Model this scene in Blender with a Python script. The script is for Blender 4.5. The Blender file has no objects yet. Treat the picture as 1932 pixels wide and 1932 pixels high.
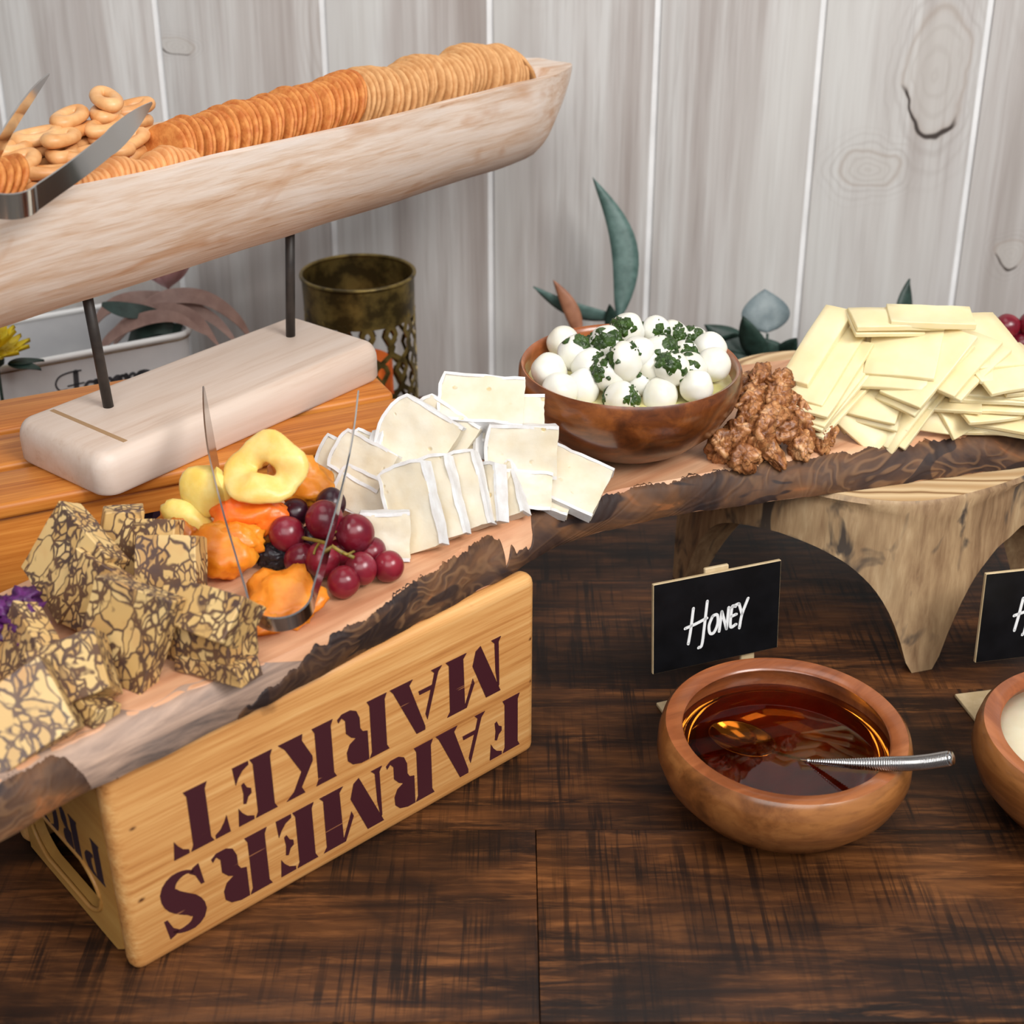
import bpy, bmesh, math, random
from mathutils import Vector, Matrix, Euler, noise
R = math.radians
random.seed(7)
scene = bpy.context.scene
COL = scene.collection

# ------------------------------------------------------------------ camera, world, lights, exposure
CAMH, FPX, PITCH = 0.70, 2600.0, R(28.5)
cam = bpy.data.cameras.new('camera')
cam_o = bpy.data.objects.new('camera', cam); COL.objects.link(cam_o)
cam_o.location = (0, 0, CAMH)
cam_o.rotation_euler = (math.pi / 2 - PITCH, 0, 0)
cam.sensor_width = 36.0
cam.lens = FPX / 1932.0 * 36.0
cam.clip_start = 0.01
cam.dof.use_dof = True
cam.dof.focus_distance = 1.08
cam.dof.aperture_fstop = 7.0
scene.camera = cam_o

w = bpy.data.worlds.new('world'); scene.world = w; w.use_nodes = True
bg = w.node_tree.nodes['Background']
bg.inputs[0].default_value = (0.92, 0.95, 1.0, 1); bg.inputs[1].default_value = 0.26

def area(name, loc, target, size, power, color=(1, 1, 1)):
    l = bpy.data.lights.new(name, 'AREA'); l.shape = 'RECTANGLE'
    l.size, l.size_y = size; l.energy = power; l.color = color
    o = bpy.data.objects.new(name, l); COL.objects.link(o)
    o.location = loc
    o.rotation_euler = (Vector(target) - Vector(loc)).to_track_quat('-Z', 'Y').to_euler()
    return o
area('window_light', (1.25, -0.25, 1.75), (0.0, 1.05, 0.15), (0.9, 0.8), 43, (1.0, 0.98, 0.95))
area('bounce_light', (-0.1, -1.1, 1.9), (0.0, 1.4, 0.4), (2.2, 1.4), 38, (1.0, 0.99, 0.97))
area('ceiling_bounce', (-0.3, 0.9, 2.6), (-0.1, 1.0, 0.0), (1.6, 1.2), 14, (1.0, 0.98, 0.96))  # overhead fill added for light bounced off the unseen ceiling

vs = scene.view_settings
vs.view_transform = 'Standard'; vs.look = 'None'; vs.gamma = 1.0; vs.exposure = 0.0
vs.use_curve_mapping = False

# ------------------------------------------------------------------ measuring helpers (metres)
_f = Vector((0, math.cos(PITCH), -math.sin(PITCH))); _u = Vector((0, math.sin(PITCH), math.cos(PITCH)))
def ray(px, py): return _f * FPX + Vector((px - 966.0, 0, 0)) - _u * (py - 966.0)
def at(px, py, z):                      # point of height z seen at a pixel of the photograph
    d = ray(px, py); return Vector((0, 0, CAMH)) + d * ((z - CAMH) / d.z)
def aty(px, py, y):                     # point of depth y
    d = ray(px, py); return Vector((0, 0, CAMH)) + d * (y / d.y)

# ------------------------------------------------------------------ node materials
def lin(c):
    c = c / 255.0
    return c / 12.92 if c <= 0.04045 else ((c + 0.055) / 1.055) ** 2.4
def rgb(r, g, b): return (lin(r), lin(g), lin(b), 1.0)

class NT:
    def __init__(s, name):
        s.m = bpy.data.materials.new(name); s.m.use_nodes = True
        s.t = s.m.node_tree; s.b = s.t.nodes['Principled BSDF']
        tc = s.n('ShaderNodeTexCoord'); s.obj = tc.outputs['Object']
        oi = s.n('ShaderNodeObjectInfo'); s.rand = oi.outputs['Random']
    def n(s, k): return s.t.nodes.new(k)
    def link(s, a, b): s.t.links.new(a, b)
    def setv(s, sock, v):
        if hasattr(v, 'is_linked') or hasattr(v, 'links'): s.link(v, sock)
        else: sock.default_value = v
    def math(s, op, a, b=0.0, clamp=False):
        k = s.n('ShaderNodeMath'); k.operation = op; k.use_clamp = clamp
        s.setv(k.inputs[0], a); s.setv(k.inputs[1], b); return k.outputs[0]
    def map(s, vec, scale=(1, 1, 1), rot=(0, 0, 0), loc=(0, 0, 0)):
        k = s.n('ShaderNodeMapping'); s.link(vec, k.inputs[0])
        k.inputs['Scale'].default_value = scale; k.inputs['Rotation'].default_value = rot
        k.inputs['Location'].default_value = loc; return k.outputs[0]
    def jitter(s, vec, amt=30.0):
        k = s.n('ShaderNodeVectorMath'); k.operation = 'ADD'; s.link(vec, k.inputs[0])
        c = s.n('ShaderNodeCombineXYZ'); r = s.math('MULTIPLY', s.rand, amt)
        for i in range(3): s.link(r, c.inputs[i])
        s.link(c.outputs[0], k.inputs[1]); return k.outputs[0]
    def noise(s, vec, scale, detail=4.0, rough=0.55, dist=0.0):
        k = s.n('ShaderNodeTexNoise'); s.link(vec, k.inputs['Vector'])
        k.inputs['Scale'].default_value = scale; k.inputs['Detail'].default_value = detail
        k.inputs['Roughness'].default_value = rough; k.inputs['Distortion'].default_value = dist
        return k.outputs['Fac']
    def wave(s, vec, scale, dist=2.0, detail=2.0, dscale=1.0, typ='BANDS', direction='X'):
        k = s.n('ShaderNodeTexWave'); s.link(vec, k.inputs['Vector']); k.wave_type = typ
        if typ == 'BANDS': k.bands_direction = direction
        else: k.rings_direction = direction
        k.inputs['Scale'].default_value = scale; k.inputs['Distortion'].default_value = dist
        k.inputs['Detail'].default_value = detail; k.inputs['Detail Scale'].default_value = dscale
        return k.outputs['Fac']
    def vor(s, vec, scale, feat='F1', out='Distance', rnd=1.0):
        k = s.n('ShaderNodeTexVoronoi'); s.link(vec, k.inputs['Vector']); k.feature = feat
        k.inputs['Scale'].default_value = scale; k.inputs['Randomness'].default_value = rnd
        return k.outputs[out]
    def ramp(s, fac, stops, interp='LINEAR'):
        k = s.n('ShaderNodeValToRGB'); s.setv(k.inputs[0], fac); e = k.color_ramp; e.interpolation = interp
        while len(e.elements) < len(stops): e.elements.new(0.5)
        for el, (p, c) in zip(e.elements, stops):
            el.position = p; el.color = c if len(c) == 4 else (*c, 1)
        return k.outputs[0]
    def fr(s, fac, a, b, lo=0.0, hi=1.0):
        k = s.n('ShaderNodeMapRange'); s.setv(k.inputs[0], fac)
        for i, v in enumerate((a, b, lo, hi)): k.inputs[i + 1].default_value = v
        return k.outputs[0]
    def mix(s, fac, a, b, mode='MIX'):
        k = s.n('ShaderNodeMix'); k.data_type = 'RGBA'; k.blend_type = mode
        s.setv(k.inputs[0], fac); s.setv(k.inputs[6], a); s.setv(k.inputs[7], b); return k.outputs[2]
    def bump(s, h, strength=0.3, dist=0.002):
        k = s.n('ShaderNodeBump'); k.inputs['Strength'].default_value = strength
        k.inputs['Distance'].default_value = dist; s.link(h, k.inputs['Height'])
        s.link(k.outputs[0], s.b.inputs['Normal'])
    def out(s, color, rough=0.5, **kw):
        s.setv(s.b.inputs['Base Color'], color); s.setv(s.b.inputs['Roughness'], rough)
        for k, v in kw.items():
            s.setv(s.b.inputs[{'metal': 'Metallic', 'spec': 'Specular IOR Level', 'trans': 'Transmission Weight', 'ior': 'IOR',
                               'sss': 'Subsurface Weight', 'sssr': 'Subsurface Radius', 'ssss': 'Subsurface Scale',
                               'coat': 'Coat Weight', 'coatr': 'Coat Roughness', 'sheen': 'Sheen Weight'}[k]], v)
        return s.m

def plain(name, c, rough=0.5, var=None, vscale=60, bump=0.0, **kw):
    m = NT(name); v = m.jitter(m.obj)
    col = c
    if var:
        col = m.mix(m.fr(m.noise(v, vscale, 4), 0.35, 0.65), c, var)
    if bump: m.bump(m.noise(v, vscale * 2.5, 5), bump, 0.001)
    return m.out(col, rough, **kw)

def wood(name, stops, axis='X', scale=20.0, stretch=10.0, rough=0.5, bump=0.15, dist=1.2, rings=None, fine=0.22, blotch=None, knots=(), **kw):
    m = NT(name); v = m.jitter(m.obj, 13.0)
    sc = {'X': (1.0 / stretch, 1, 1), 'Y': (1, 1.0 / stretch, 1), 'Z': (1, 1, 1.0 / stretch)}[axis]
    vm = m.map(v, sc)
    a = m.noise(vm, scale, 6, 0.6, dist)
    f = m.noise(vm, scale * 7, 3, 0.6, 0.3)
    fac = m.math('ADD', m.math('MULTIPLY', a, 1 - fine), m.math('MULTIPLY', f, fine))
    if rings:
        wv = m.wave(vm, rings[0], rings[1], 3, 1.5, 'BANDS', 'Z' if axis != 'Z' else 'X')
        fac = m.math('ADD', m.math('MULTIPLY', fac, 1 - rings[2]), m.math('MULTIPLY', wv, rings[2]))
    col = m.ramp(m.fr(fac, 0.3, 0.7), stops)
    if blotch:
        b = m.fr(m.noise(m.map(v, tuple(0.5 * (1 + x) for x in sc)), blotch[1], 3, 0.5, 0.8), blotch[2], blotch[3])
        col = m.mix(b, col, blotch[0])
    for kp, kr in knots:
        k = m.n('ShaderNodeVectorMath'); k.operation = 'DISTANCE'; m.link(m.map(m.obj, (0.6, 1, 1), (0, 0, 0), (0, 0, 0)), k.inputs[0]); k.inputs[1].default_value = (kp[0] * .6, kp[1], kp[2])
        dd = m.math('ADD', k.outputs['Value'], m.math('MULTIPLY', m.noise(m.obj, 160, 2), kr * .6))
        col = m.mix(m.fr(dd, kr * 1.3, kr * .5), col, rgb(88, 50, 26))
    m.bump(f, bump, 0.001)
    return m.out(col, rough, **kw)

MT = {}
def wall_mat(name='whitewashed_plank_wood', knots=()):
    m = NT(name); v = m.jitter(m.obj, 7.0)
    vm = m.map(v, (1, 1, 0.035))
    a = m.noise(vm, 16, 5, 0.6, 0.6); f = m.noise(vm, 130, 4, 0.65, 0.2)
    big = m.noise(m.map(v, (1, 1, 0.25)), 5.5, 3, 0.5, 0.6)
    col = m.ramp(m.fr(a, 0.3, 0.72), [(0, rgb(150, 139, 133)), (0.35, rgb(178, 171, 167)), (0.65, rgb(198, 195, 192)), (1, rgb(211, 211, 209))])
    col = m.mix(m.math('MULTIPLY', m.fr(f, 0.46, 0.74), 0.5), col, rgb(144, 133, 127))
    col = m.mix(m.math('MULTIPLY', m.fr(big, 0.46, 0.66), 0.7), col, rgb(207, 206, 202))
    # sparse knots with rings round them
    kv = m.map(v, (1, 0, 0.42))
    d = m.vor(kv, 4.4, 'F1', 'Distance', 1.0)
    ring = m.math('SINE', m.math('MULTIPLY', m.math('ADD', d, m.math('MULTIPLY', big, 0.16)), 230.0))
    msk = m.math('MULTIPLY', m.fr(d, 0.30, 0.06), m.fr(ring, -0.2, 1.0))
    col = m.mix(m.math('MULTIPLY', msk, 0.42), col, rgb(150, 137, 128))
    col = m.mix(m.fr(d, 0.05, 0.025), col, rgb(150, 128, 110))
    for kx, kz, rx, rz, crack in knots:
        wob = m.n('ShaderNodeVectorMath'); wob.operation = 'MULTIPLY_ADD'
        nn = m.n('ShaderNodeTexNoise'); m.link(m.obj, nn.inputs['Vector']); nn.inputs['Scale'].default_value = 22
        m.link(nn.outputs['Color'], wob.inputs[0]); wob.inputs[1].default_value = (.024, 0, .024); m.link(m.obj, wob.inputs[2])
        mv = m.map(wob.outputs[0], (1 / rx, 0, 1 / rz), (0, 0, 0), (-(kx + .012) / rx, 0, -(kz + .012) / rz))
        ln = m.n('ShaderNodeVectorMath'); ln.operation = 'LENGTH'; m.link(mv, ln.inputs[0]); d = ln.outputs['Value']
        sep = m.n('ShaderNodeSeparateXYZ'); m.link(mv, sep.inputs[0])
        rings = m.math('SINE', m.math('MULTIPLY', d, 21.0))
        col = m.mix(m.math('MULTIPLY', m.math('MULTIPLY', m.fr(rings, 0.0, 1.0), m.fr(d, 2.1, 1.0)), 0.32), col, rgb(152, 143, 137))
        col = m.mix(m.math('MULTIPLY', m.fr(d, 1.05, 0.75), 0.38), col, rgb(194, 189, 182))
        col = m.mix(m.math('MULTIPLY', m.fr(m.math('ABSOLUTE', m.math('SUBTRACT', d, 0.98)), 0.14, 0.02), 0.18), col, rgb(158, 132, 108))
        if crack:
            arc = m.math('MULTIPLY', m.fr(m.math('ABSOLUTE', m.math('SUBTRACT', d, 1.0)), 0.065, 0.03), m.fr(sep.outputs['Z'], -0.1, -0.28))
            arc = m.math('MULTIPLY', arc, m.fr(sep.outputs['X'], 0.75, 0.55))
            col = m.mix(arc, col, rgb(66, 58, 54))
    m.bump(f, 0.18, 0.001)
    return m.out(col, 0.62, spec=0.3)
def table_mat():
    m = NT('dark_stained_table_wood'); v = m.jitter(m.obj, 9.0)
    vx = m.map(v, (0.10, 1, 1))
    a = m.noise(vx, 26, 6, 0.62, 1.4); f = m.noise(vx, 170, 4, 0.7, 0.3)
    big = m.noise(m.map(v, (0.55, 1, 1)), 9, 4, 0.55, 0.5)
    vy = m.map(v, (1, 0.035, 1)); saw = m.noise(vy, 170, 3, 0.7, 0.15)
    sawb = m.noise(v, 13, 3, 0.5)
    col = m.ramp(m.fr(a, 0.28, 0.74), [(0, rgb(24, 14, 10)), (0.3, rgb(50, 29, 17)), (0.58, rgb(86, 51, 27)), (1, rgb(132, 82, 42))])
    col = m.mix(m.math('MULTIPLY', m.fr(f, 0.50, 0.70), 0.6), col, rgb(146, 92, 50))
    dark = m.math('MULTIPLY', m.fr(saw, 0.50, 0.60), m.fr(sawb, 0.38, 0.58))
    col = m.mix(m.math('MULTIPLY', dark, 0.8), col, rgb(20, 13, 11))
    col = m.mix(m.math('MULTIPLY', m.fr(big, 0.44, 0.62), 0.8), col, rgb(27, 17, 13))
    m.bump(m.math('ADD', f, m.math('MULTIPLY', saw, -0.6)), 0.25, 0.001)
    return m.out(col, m.fr(big, 0.3, 0.7, 0.36, 0.52), spec=0.28)
def bark_mat():
    m = NT('live_edge_bark'); v = m.obj
    vx = m.map(v, (0.45, 0.45, 1.0), (0, 0, R(-35)))
    wv = m.noise(vx, 11, 3, 0.5, 1.6)
    li = m.math('SINE', m.math('MULTIPLY', wv, 120.0))
    amt = m.fr(m.noise(vx, 9, 2), 0.42, 0.6)
    big = m.noise(vx, 15, 4, 0.55, 1.8)
    col = m.ramp(m.fr(big, 0.34, 0.66), [(0, rgb(42, 30, 27)), (0.35, rgb(66, 46, 37)), (0.62, rgb(84, 58, 41)), (0.9, rgb(108, 72, 46)), (1, rgb(140, 88, 52))])
    col = m.mix(m.math('MULTIPLY', m.math('MULTIPLY', m.fr(li, 0.0, 1.0), amt), 0.55), col, rgb(136, 100, 68))
    col = m.mix(m.math('MULTIPLY', m.fr(m.noise(vx, 21, 2, 0.5, 1.4), 0.535, 0.56), 0.85), col, rgb(40, 30, 30))
    m.bump(m.math('ADD', m.math('MULTIPLY', li, 0.3), big), 0.25, 0.0015)
    return m.out(col, 0.6, spec=0.3)
def board_mat():
    m = NT('pale_live_edge_board'); v = m.map(m.obj, (1, 1, 1), (0, 0, R(-42)))
    vm = m.map(v, (0.09, 1, 1))
    a = m.noise(vm, 22, 6, 0.6, 1.0); f = m.noise(vm, 160, 3, 0.6)
    col = m.ramp(m.fr(a, 0.3, 0.7), [(0, rgb(178, 118, 82)), (0.4, rgb(206, 150, 112)), (0.7, rgb(219, 170, 132)), (1, rgb(226, 184, 148))])
    col = m.mix(m.math('MULTIPLY', m.fr(f, 0.5, 0.75), 0.35), col, rgb(166, 108, 74))
    m.bump(f, 0.12, 0.001)
    return m.out(col, 0.5)
def debark_mat():
    m = NT('grey_weathered_edge'); v = m.map(m.obj, (1, 1, 1), (0, 0, R(-44)))
    vm = m.map(v, (0.16, 1, 1))
    a = m.noise(vm, 34, 6, 0.65, 1.8)
    col = m.ramp(m.fr(a, 0.32, 0.7), [(0, rgb(92, 78, 72)), (0.4, rgb(146, 120, 104)), (0.75, rgb(176, 146, 126)), (1, rgb(196, 162, 138))])
    m.bump(a, 0.3, 0.002)
    return m.out(col, 0.55)
def marble_mat():
    m = NT('marbled_porter_cheese'); v = m.jitter(m.obj, 5.0)
    n1 = m.n('ShaderNodeTexNoise'); m.link(v, n1.inputs['Vector']); n1.inputs['Scale'].default_value = 55
    vm = m.n('ShaderNodeVectorMath'); vm.operation = 'MULTIPLY_ADD'
    m.link(n1.outputs['Color'], vm.inputs[0]); vm.inputs[1].default_value = (0.013, 0.013, 0.013); m.link(v, vm.inputs[2])
    vv = m.map(vm.outputs[0], (1, 1.3, 0.62), (0.5, 0.3, 0.4))
    e = m.vor(vv, 76, 'DISTANCE_TO_EDGE'); e2 = m.vor(m.map(vv, (1, 1, 1), (0.4, 0, 1)), 165, 'DISTANCE_TO_EDGE')
    reg = m.fr(m.noise(v, 40, 2), 0.44, 0.48)
    wid = m.noise(v, 90, 3)
    vein = m.fr(m.math('SUBTRACT', e, m.math('MULTIPLY', wid, 0.075)), -0.02, 0.022, 1, 0)
    vein2 = m.math('MULTIPLY', m.fr(m.math('SUBTRACT', e2, m.math('MULTIPLY', wid, 0.20)), -0.02, 0.04, 1, 0), reg)
    vein = m.math('MAXIMUM', vein, vein2)
    ck = m.vor(vv, 76, 'F1', 'Color')
    cream = m.ramp(ck, [(0, rgb(184, 142, 86)), (0.5, rgb(208, 170, 108)), (1, rgb(226, 196, 138))])
    cream = m.mix(m.math('MULTIPLY', m.fr(m.noise(v, 30, 3), 0.55, 0.75), 0.5), cream, rgb(200, 140, 84))
    col = m.mix(m.math('MULTIPLY', vein, 0.93), cream, m.mix(m.fr(m.noise(v, 60, 3), 0.4, 0.6), rgb(88, 58, 46), rgb(66, 46, 48)))
    m.bump(vein, -0.2, 0.001)
    return m.out(col, 0.4, sss=0.06, ssss=0.003, sssr=(1, 0.7, 0.3))
def bowlwood(name, c1, c2, c3):
    m = NT(name); v = m.map(m.obj, (1, 0.22, 1), (0, 0.25, 0.5))
    a = m.noise(v, 30, 5, 0.6, 1.0); f = m.noise(v, 190, 3, 0.6)
    col = m.ramp(m.fr(a, 0.32, 0.68), [(0, c1), (0.5, c2), (1, c3)])
    col = m.mix(m.math('MULTIPLY', m.fr(f, 0.52, 0.72), 0.4), col, c1)
    return m.out(col, 0.28, spec=0.5, coat=0.3, coatr=0.14)

def make_mats():
    M = MT
    M['plank'] = wall_mat(); M['table'] = table_mat(); M['bark'] = bark_mat(); M['board'] = board_mat(); M['debark'] = debark_mat()
    M['groove'] = plain('white_painted_backing', rgb(236, 236, 236), 0.5, rgb(222, 222, 222), 20)
    M['floor'] = plain('grey_floor', rgb(120, 112, 104), 0.6, rgb(100, 94, 88), 8)
    M['crate'] = wood('honey_pine', [(0, rgb(158, 96, 44)), (0.33, rgb(200, 138, 76)), (0.66, rgb(218, 162, 98)), (1, rgb(232, 186, 126))], 'X', 60, 30, 0.42, 0.14, 0.6, fine=0.42, knots=(((.118, 0.004, .158), .006), ((.292, .006, .160), .005), ((.012, 0, .06), .002), ((.014, 0, .118), .002), ((.350, 0, .11), .0018), ((.351, 0, .07), .0018)))
    M['crate_end'] = wood('honey_pine_end', [(0, rgb(160, 104, 48)), (0.4, rgb(188, 134, 66)), (1, rgb(206, 158, 86))], 'Y', 30, 14, 0.42, 0.15, 0.8)
    M['crate_dark'] = wood('orange_pine', [(0, rgb(134, 70, 20)), (0.35, rgb(186, 108, 38)), (0.7, rgb(212, 136, 58)), (1, rgb(226, 158, 82))], 'X', 50, 26, 0.42, 0.14, 0.6, fine=0.36)
    mm = NT('maroon_stencil_paint'); sv = mm.map(mm.obj, (0.06, 1, 1))
    M['stencil'] = mm.out(mm.mix(mm.fr(mm.noise(sv, 260, 2, 0.6), 0.70, 0.74), rgb(66, 26, 34), rgb(150, 96, 64)), 0.42)
    M['stencil_dark'] = plain('dark_stencil_paint', rgb(40, 26, 40), 0.5)
    M['trough'] = wood('bleached_log', [(0, rgb(170, 118, 80)), (0.28, rgb(206, 174, 148)), (0.6, rgb(222, 202, 186)), (1, rgb(230, 216, 206))], 'X', 36, 13, 0.55, 0.35, 1.2, fine=0.42, blotch=(rgb(192, 144, 106), 18, 0.58, 0.74))
    M['trough_in'] = wood('bleached_log_inside', [(0, rgb(190, 160, 132)), (1, rgb(222, 204, 188))], 'X', 30, 8, 0.6)
    M['base'] = wood('pale_wood_base', [(0, rgb(192, 162, 140)), (0.4, rgb(214, 194, 178)), (1, rgb(226, 211, 199))], 'X', 26, 16, 0.5, 0.1, 0.8, fine=0.3)
    M['iron'] = plain('dark_iron', rgb(62, 56, 52), 0.5, rgb(48, 44, 42), 90, metal=0.3)
    M['bowl_d'] = bowlwood('acacia_bowl_dark', rgb(54, 25, 9), rgb(104, 52, 18), rgb(144, 80, 32))
    M['bowl_l'] = bowlwood('acacia_bowl', rgb(94, 55, 26), rgb(132, 80, 40), rgb(160, 104, 56))
    M['bowl_in'] = bowlwood('acacia_bowl_inside', rgb(118, 62, 32), rgb(150, 84, 46), rgb(176, 106, 62))
    M['stool'] = wood('pale_slab_stool', [(0, rgb(88, 66, 46)), (0.3, rgb(140, 110, 80)), (0.65, rgb(172, 142, 106)), (1, rgb(200, 172, 134))], 'Z', 26, 7, 0.55, 0.25, 0.8, fine=0.34, blotch=(rgb(78, 68, 60), 30, 0.53, 0.62))
    m = NT('stool_growth_rings'); v = m.obj
    wv = m.wave(m.map(v, (.55, 1, 0), (0, 0, 0.25), (0.0, -0.10, 0)), 13, 2.2, 2, 1.4, 'RINGS', 'Z')
    M['stool_top'] = m.out(m.ramp(wv, [(0, rgb(190, 154, 110)), (0.7, rgb(222, 194, 152)), (0.93, rgb(206, 174, 130)), (1, rgb(140, 104, 68))]), 0.55)
    M['chalk'] = plain('black_chalkboard', rgb(9, 9, 11), 0.42, rgb(17, 17, 20), 40, spec=0.22)
    M['chalk_ink'] = plain('white_chalk_ink', rgb(232, 232, 232), 0.6)
    M['ply'] = plain('pale_plywood', rgb(206, 184, 146), 0.55, rgb(190, 166, 126), 80)
    M['steel'] = plain('polished_steel', (0.56, 0.55, 0.54, 1), 0.13, metal=1.0)
    m = NT('aged_bronze'); v = m.obj
    M['bronze'] = m.out(m.mix(m.fr(m.noise(v, 38, 4), 0.42, 0.6), rgb(70, 58, 30), rgb(132, 112, 60)), 0.38, metal=0.6)
    M['orange_wax'] = plain('orange_wax', rgb(236, 112, 26), 0.5, rgb(214, 90, 20), 60, sss=0.2, ssss=0.01)
    M['tin'] = plain('white_enamel', rgb(222, 222, 222), 0.35, rgb(204, 204, 206), 14)
    M['tin_rim'] = plain('white_enamel_rim', rgb(238, 238, 236), 0.3)
    M['rust'] = plain('rusty_edge', rgb(120, 92, 62), 0.6, rgb(160, 140, 112), 90)
    M['groove_tan'] = plain('tan_saw_cut', rgb(170, 136, 98), 0.7)
    M['print'] = plain('grey_print', rgb(66, 66, 70), 0.6)
    M['marble'] = marble_mat()
    m = NT('brie_paste'); v = m.jitter(m.obj)
    hole = m.math('MULTIPLY', m.fr(m.vor(v, 95), 0.22, 0.12), m.fr(m.noise(v, 45, 2), 0.56, 0.62))
    col = m.mix(m.fr(m.noise(v, 40, 4), 0.35, 0.65), rgb(224, 215, 196), rgb(218, 203, 175))
    col = m.mix(m.math('MULTIPLY', hole, 0.8), col, rgb(206, 180, 120))
    m.bump(m.math('SUBTRACT', m.math('MULTIPLY', m.noise(v, 110, 5), 0.4), hole), 0.5, 0.0015)
    M['brie'] = m.out(col, 0.42, sss=0.2, ssss=0.005, sssr=(1, 0.9, 0.72))
    M['rind'] = plain('brie_rind', rgb(228, 228, 228), 0.75, rgb(212, 207, 203), 70, 0.35)
    M['mozz'] = plain('fresh_mozzarella', rgb(230, 229, 222), 0.28, rgb(226, 222, 204), 40, 0.05, sss=0.3, ssss=0.008, sssr=(1, 0.9, 0.7))
    M['herb'] = plain('pesto_herb', rgb(30, 52, 14), 0.35, rgb(56, 84, 22), 220, 0.3)
    M['whey'] = plain('milky_oil', rgb(226, 214, 160), 0.15, rgb(200, 196, 120), 40)
    M['slice'] = plain('pale_yellow_cheese', rgb(234, 214, 164), 0.4, rgb(237, 223, 181), 26, 0.05, sss=0.25, ssss=0.006, sssr=(1, 0.8, 0.4))
    m = NT('glazed_walnut'); v = m.jitter(m.obj)
    col = m.ramp(m.fr(m.noise(v, 75, 5, 0.6, 0.6), 0.32, 0.68), [(0, rgb(104, 58, 28)), (0.4, rgb(156, 98, 54)), (0.7, rgb(190, 132, 82)), (1, rgb(214, 164, 114))])
    col = m.mix(m.math('MULTIPLY', m.fr(m.vor(v, 130, 'DISTANCE_TO_EDGE'), 0.09, 0.02), 0.55), col, rgb(96, 54, 28))  # crevice shade painted into the nut colour along cell edges
    m.bump(m.noise(v, 190, 5, 0.65), 0.5, 0.0015)
    M['walnut'] = m.out(col, 0.42, coat=0.12, coatr=0.3)
    m = NT('red_grape_skin'); v = m.jitter(m.obj)
    gl = m.noise(v, 26, 3)
    col = m.mix(m.fr(gl, 0.4, 0.66), rgb(100, 15, 32), rgb(140, 32, 46))
    col = m.mix(m.math('MULTIPLY', m.fr(m.noise(v, 60, 4), 0.52, 0.8), 0.35), col, rgb(170, 110, 128))
    M['grape'] = m.out(col, 0.26, sss=0.25, ssss=0.006, sssr=(1, 0.25, 0.25))
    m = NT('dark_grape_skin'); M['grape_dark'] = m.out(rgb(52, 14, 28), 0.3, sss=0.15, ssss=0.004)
    M['stem'] = plain('grape_stem', rgb(150, 124, 46), 0.5, rgb(110, 96, 40), 90)
    def fruit(n, c, c2, r=0.36): return plain(n, c, r, c2, 55, 0.4, sss=0.35, ssss=0.008, sssr=(1, 0.5, 0.15))
    M['apple'] = fruit('dried_apple', rgb(240, 194, 98), rgb(244, 212, 134))
    M['pear'] = fruit('dried_pear', rgb(236, 200, 96), rgb(246, 220, 134))
    M['papaya'] = fruit('dried_papaya', rgb(240, 96, 14), rgb(246, 128, 36))
    M['apricot'] = fruit('dried_apricot', rgb(224, 122, 18), rgb(240, 150, 44))
    M['peach'] = fruit('dried_peach', rgb(214, 128, 30), rgb(232, 150, 50))
    M['amber'] = fruit('amber_dried_fruit', rgb(170, 92, 26), rgb(196, 116, 40))
    M['prune'] = plain('prune_skin', rgb(24, 20, 24), 0.4, rgb(44, 38, 44), 160, 0.8)
    M['cabbage'] = plain('purple_cabbage', rgb(58, 18, 66), 0.4, rgb(98, 34, 104), 120, 0.5)
    M['cracker'] = plain('golden_cracker', rgb(188, 104, 42), 0.65, rgb(216, 142, 72), 120, 0.5)
    M['cracker_p'] = plain('pale_herb_cracker', rgb(196, 138, 82), 0.65, rgb(216, 164, 108), 110, 0.5)
    M['biscuit'] = plain('shiny_biscuit', rgb(206, 142, 82), 0.4, rgb(232, 182, 126), 45, 0.1)
    M['wafer'] = plain('tan_wafer', rgb(210, 138, 80), 0.5, rgb(226, 164, 104), 90, 0.2)
    def leaf(n, c, c2, r=0.5): return plain(n, c, r, c2, 70, 0.3)
    M['leaf_blue'] = leaf('blue_green_leaf', rgb(66, 92, 86), rgb(92, 118, 112))
    M['leaf_grey'] = leaf('grey_leaf', rgb(104, 118, 122), rgb(124, 136, 138))
    M['leaf_dark'] = leaf('dark_green_leaf', rgb(28, 46, 38), rgb(46, 70, 62))
    M['leaf_brown'] = leaf('brown_leaf', rgb(142, 92, 66), rgb(164, 112, 84))
    M['leaf_mauve'] = leaf('mauve_brown_leaf', rgb(136, 104, 94), rgb(158, 126, 114))
    M['petal'] = leaf('pink_petal', rgb(222, 160, 160), rgb(232, 180, 178))
    M['yellow'] = leaf('yellow_petal', rgb(226, 196, 20), rgb(240, 214, 50))
    m = NT('honey_liquid'); M['honey'] = m.out((0.50, 0.135, 0.012, 1), 0.0, trans=1.0, ior=1.48)
    M['sauce'] = plain('cream_sauce', rgb(226, 214, 182), 0.3, rgb(232, 222, 194), 60, sss=0.2, ssss=0.01)
make_mats()

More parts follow.
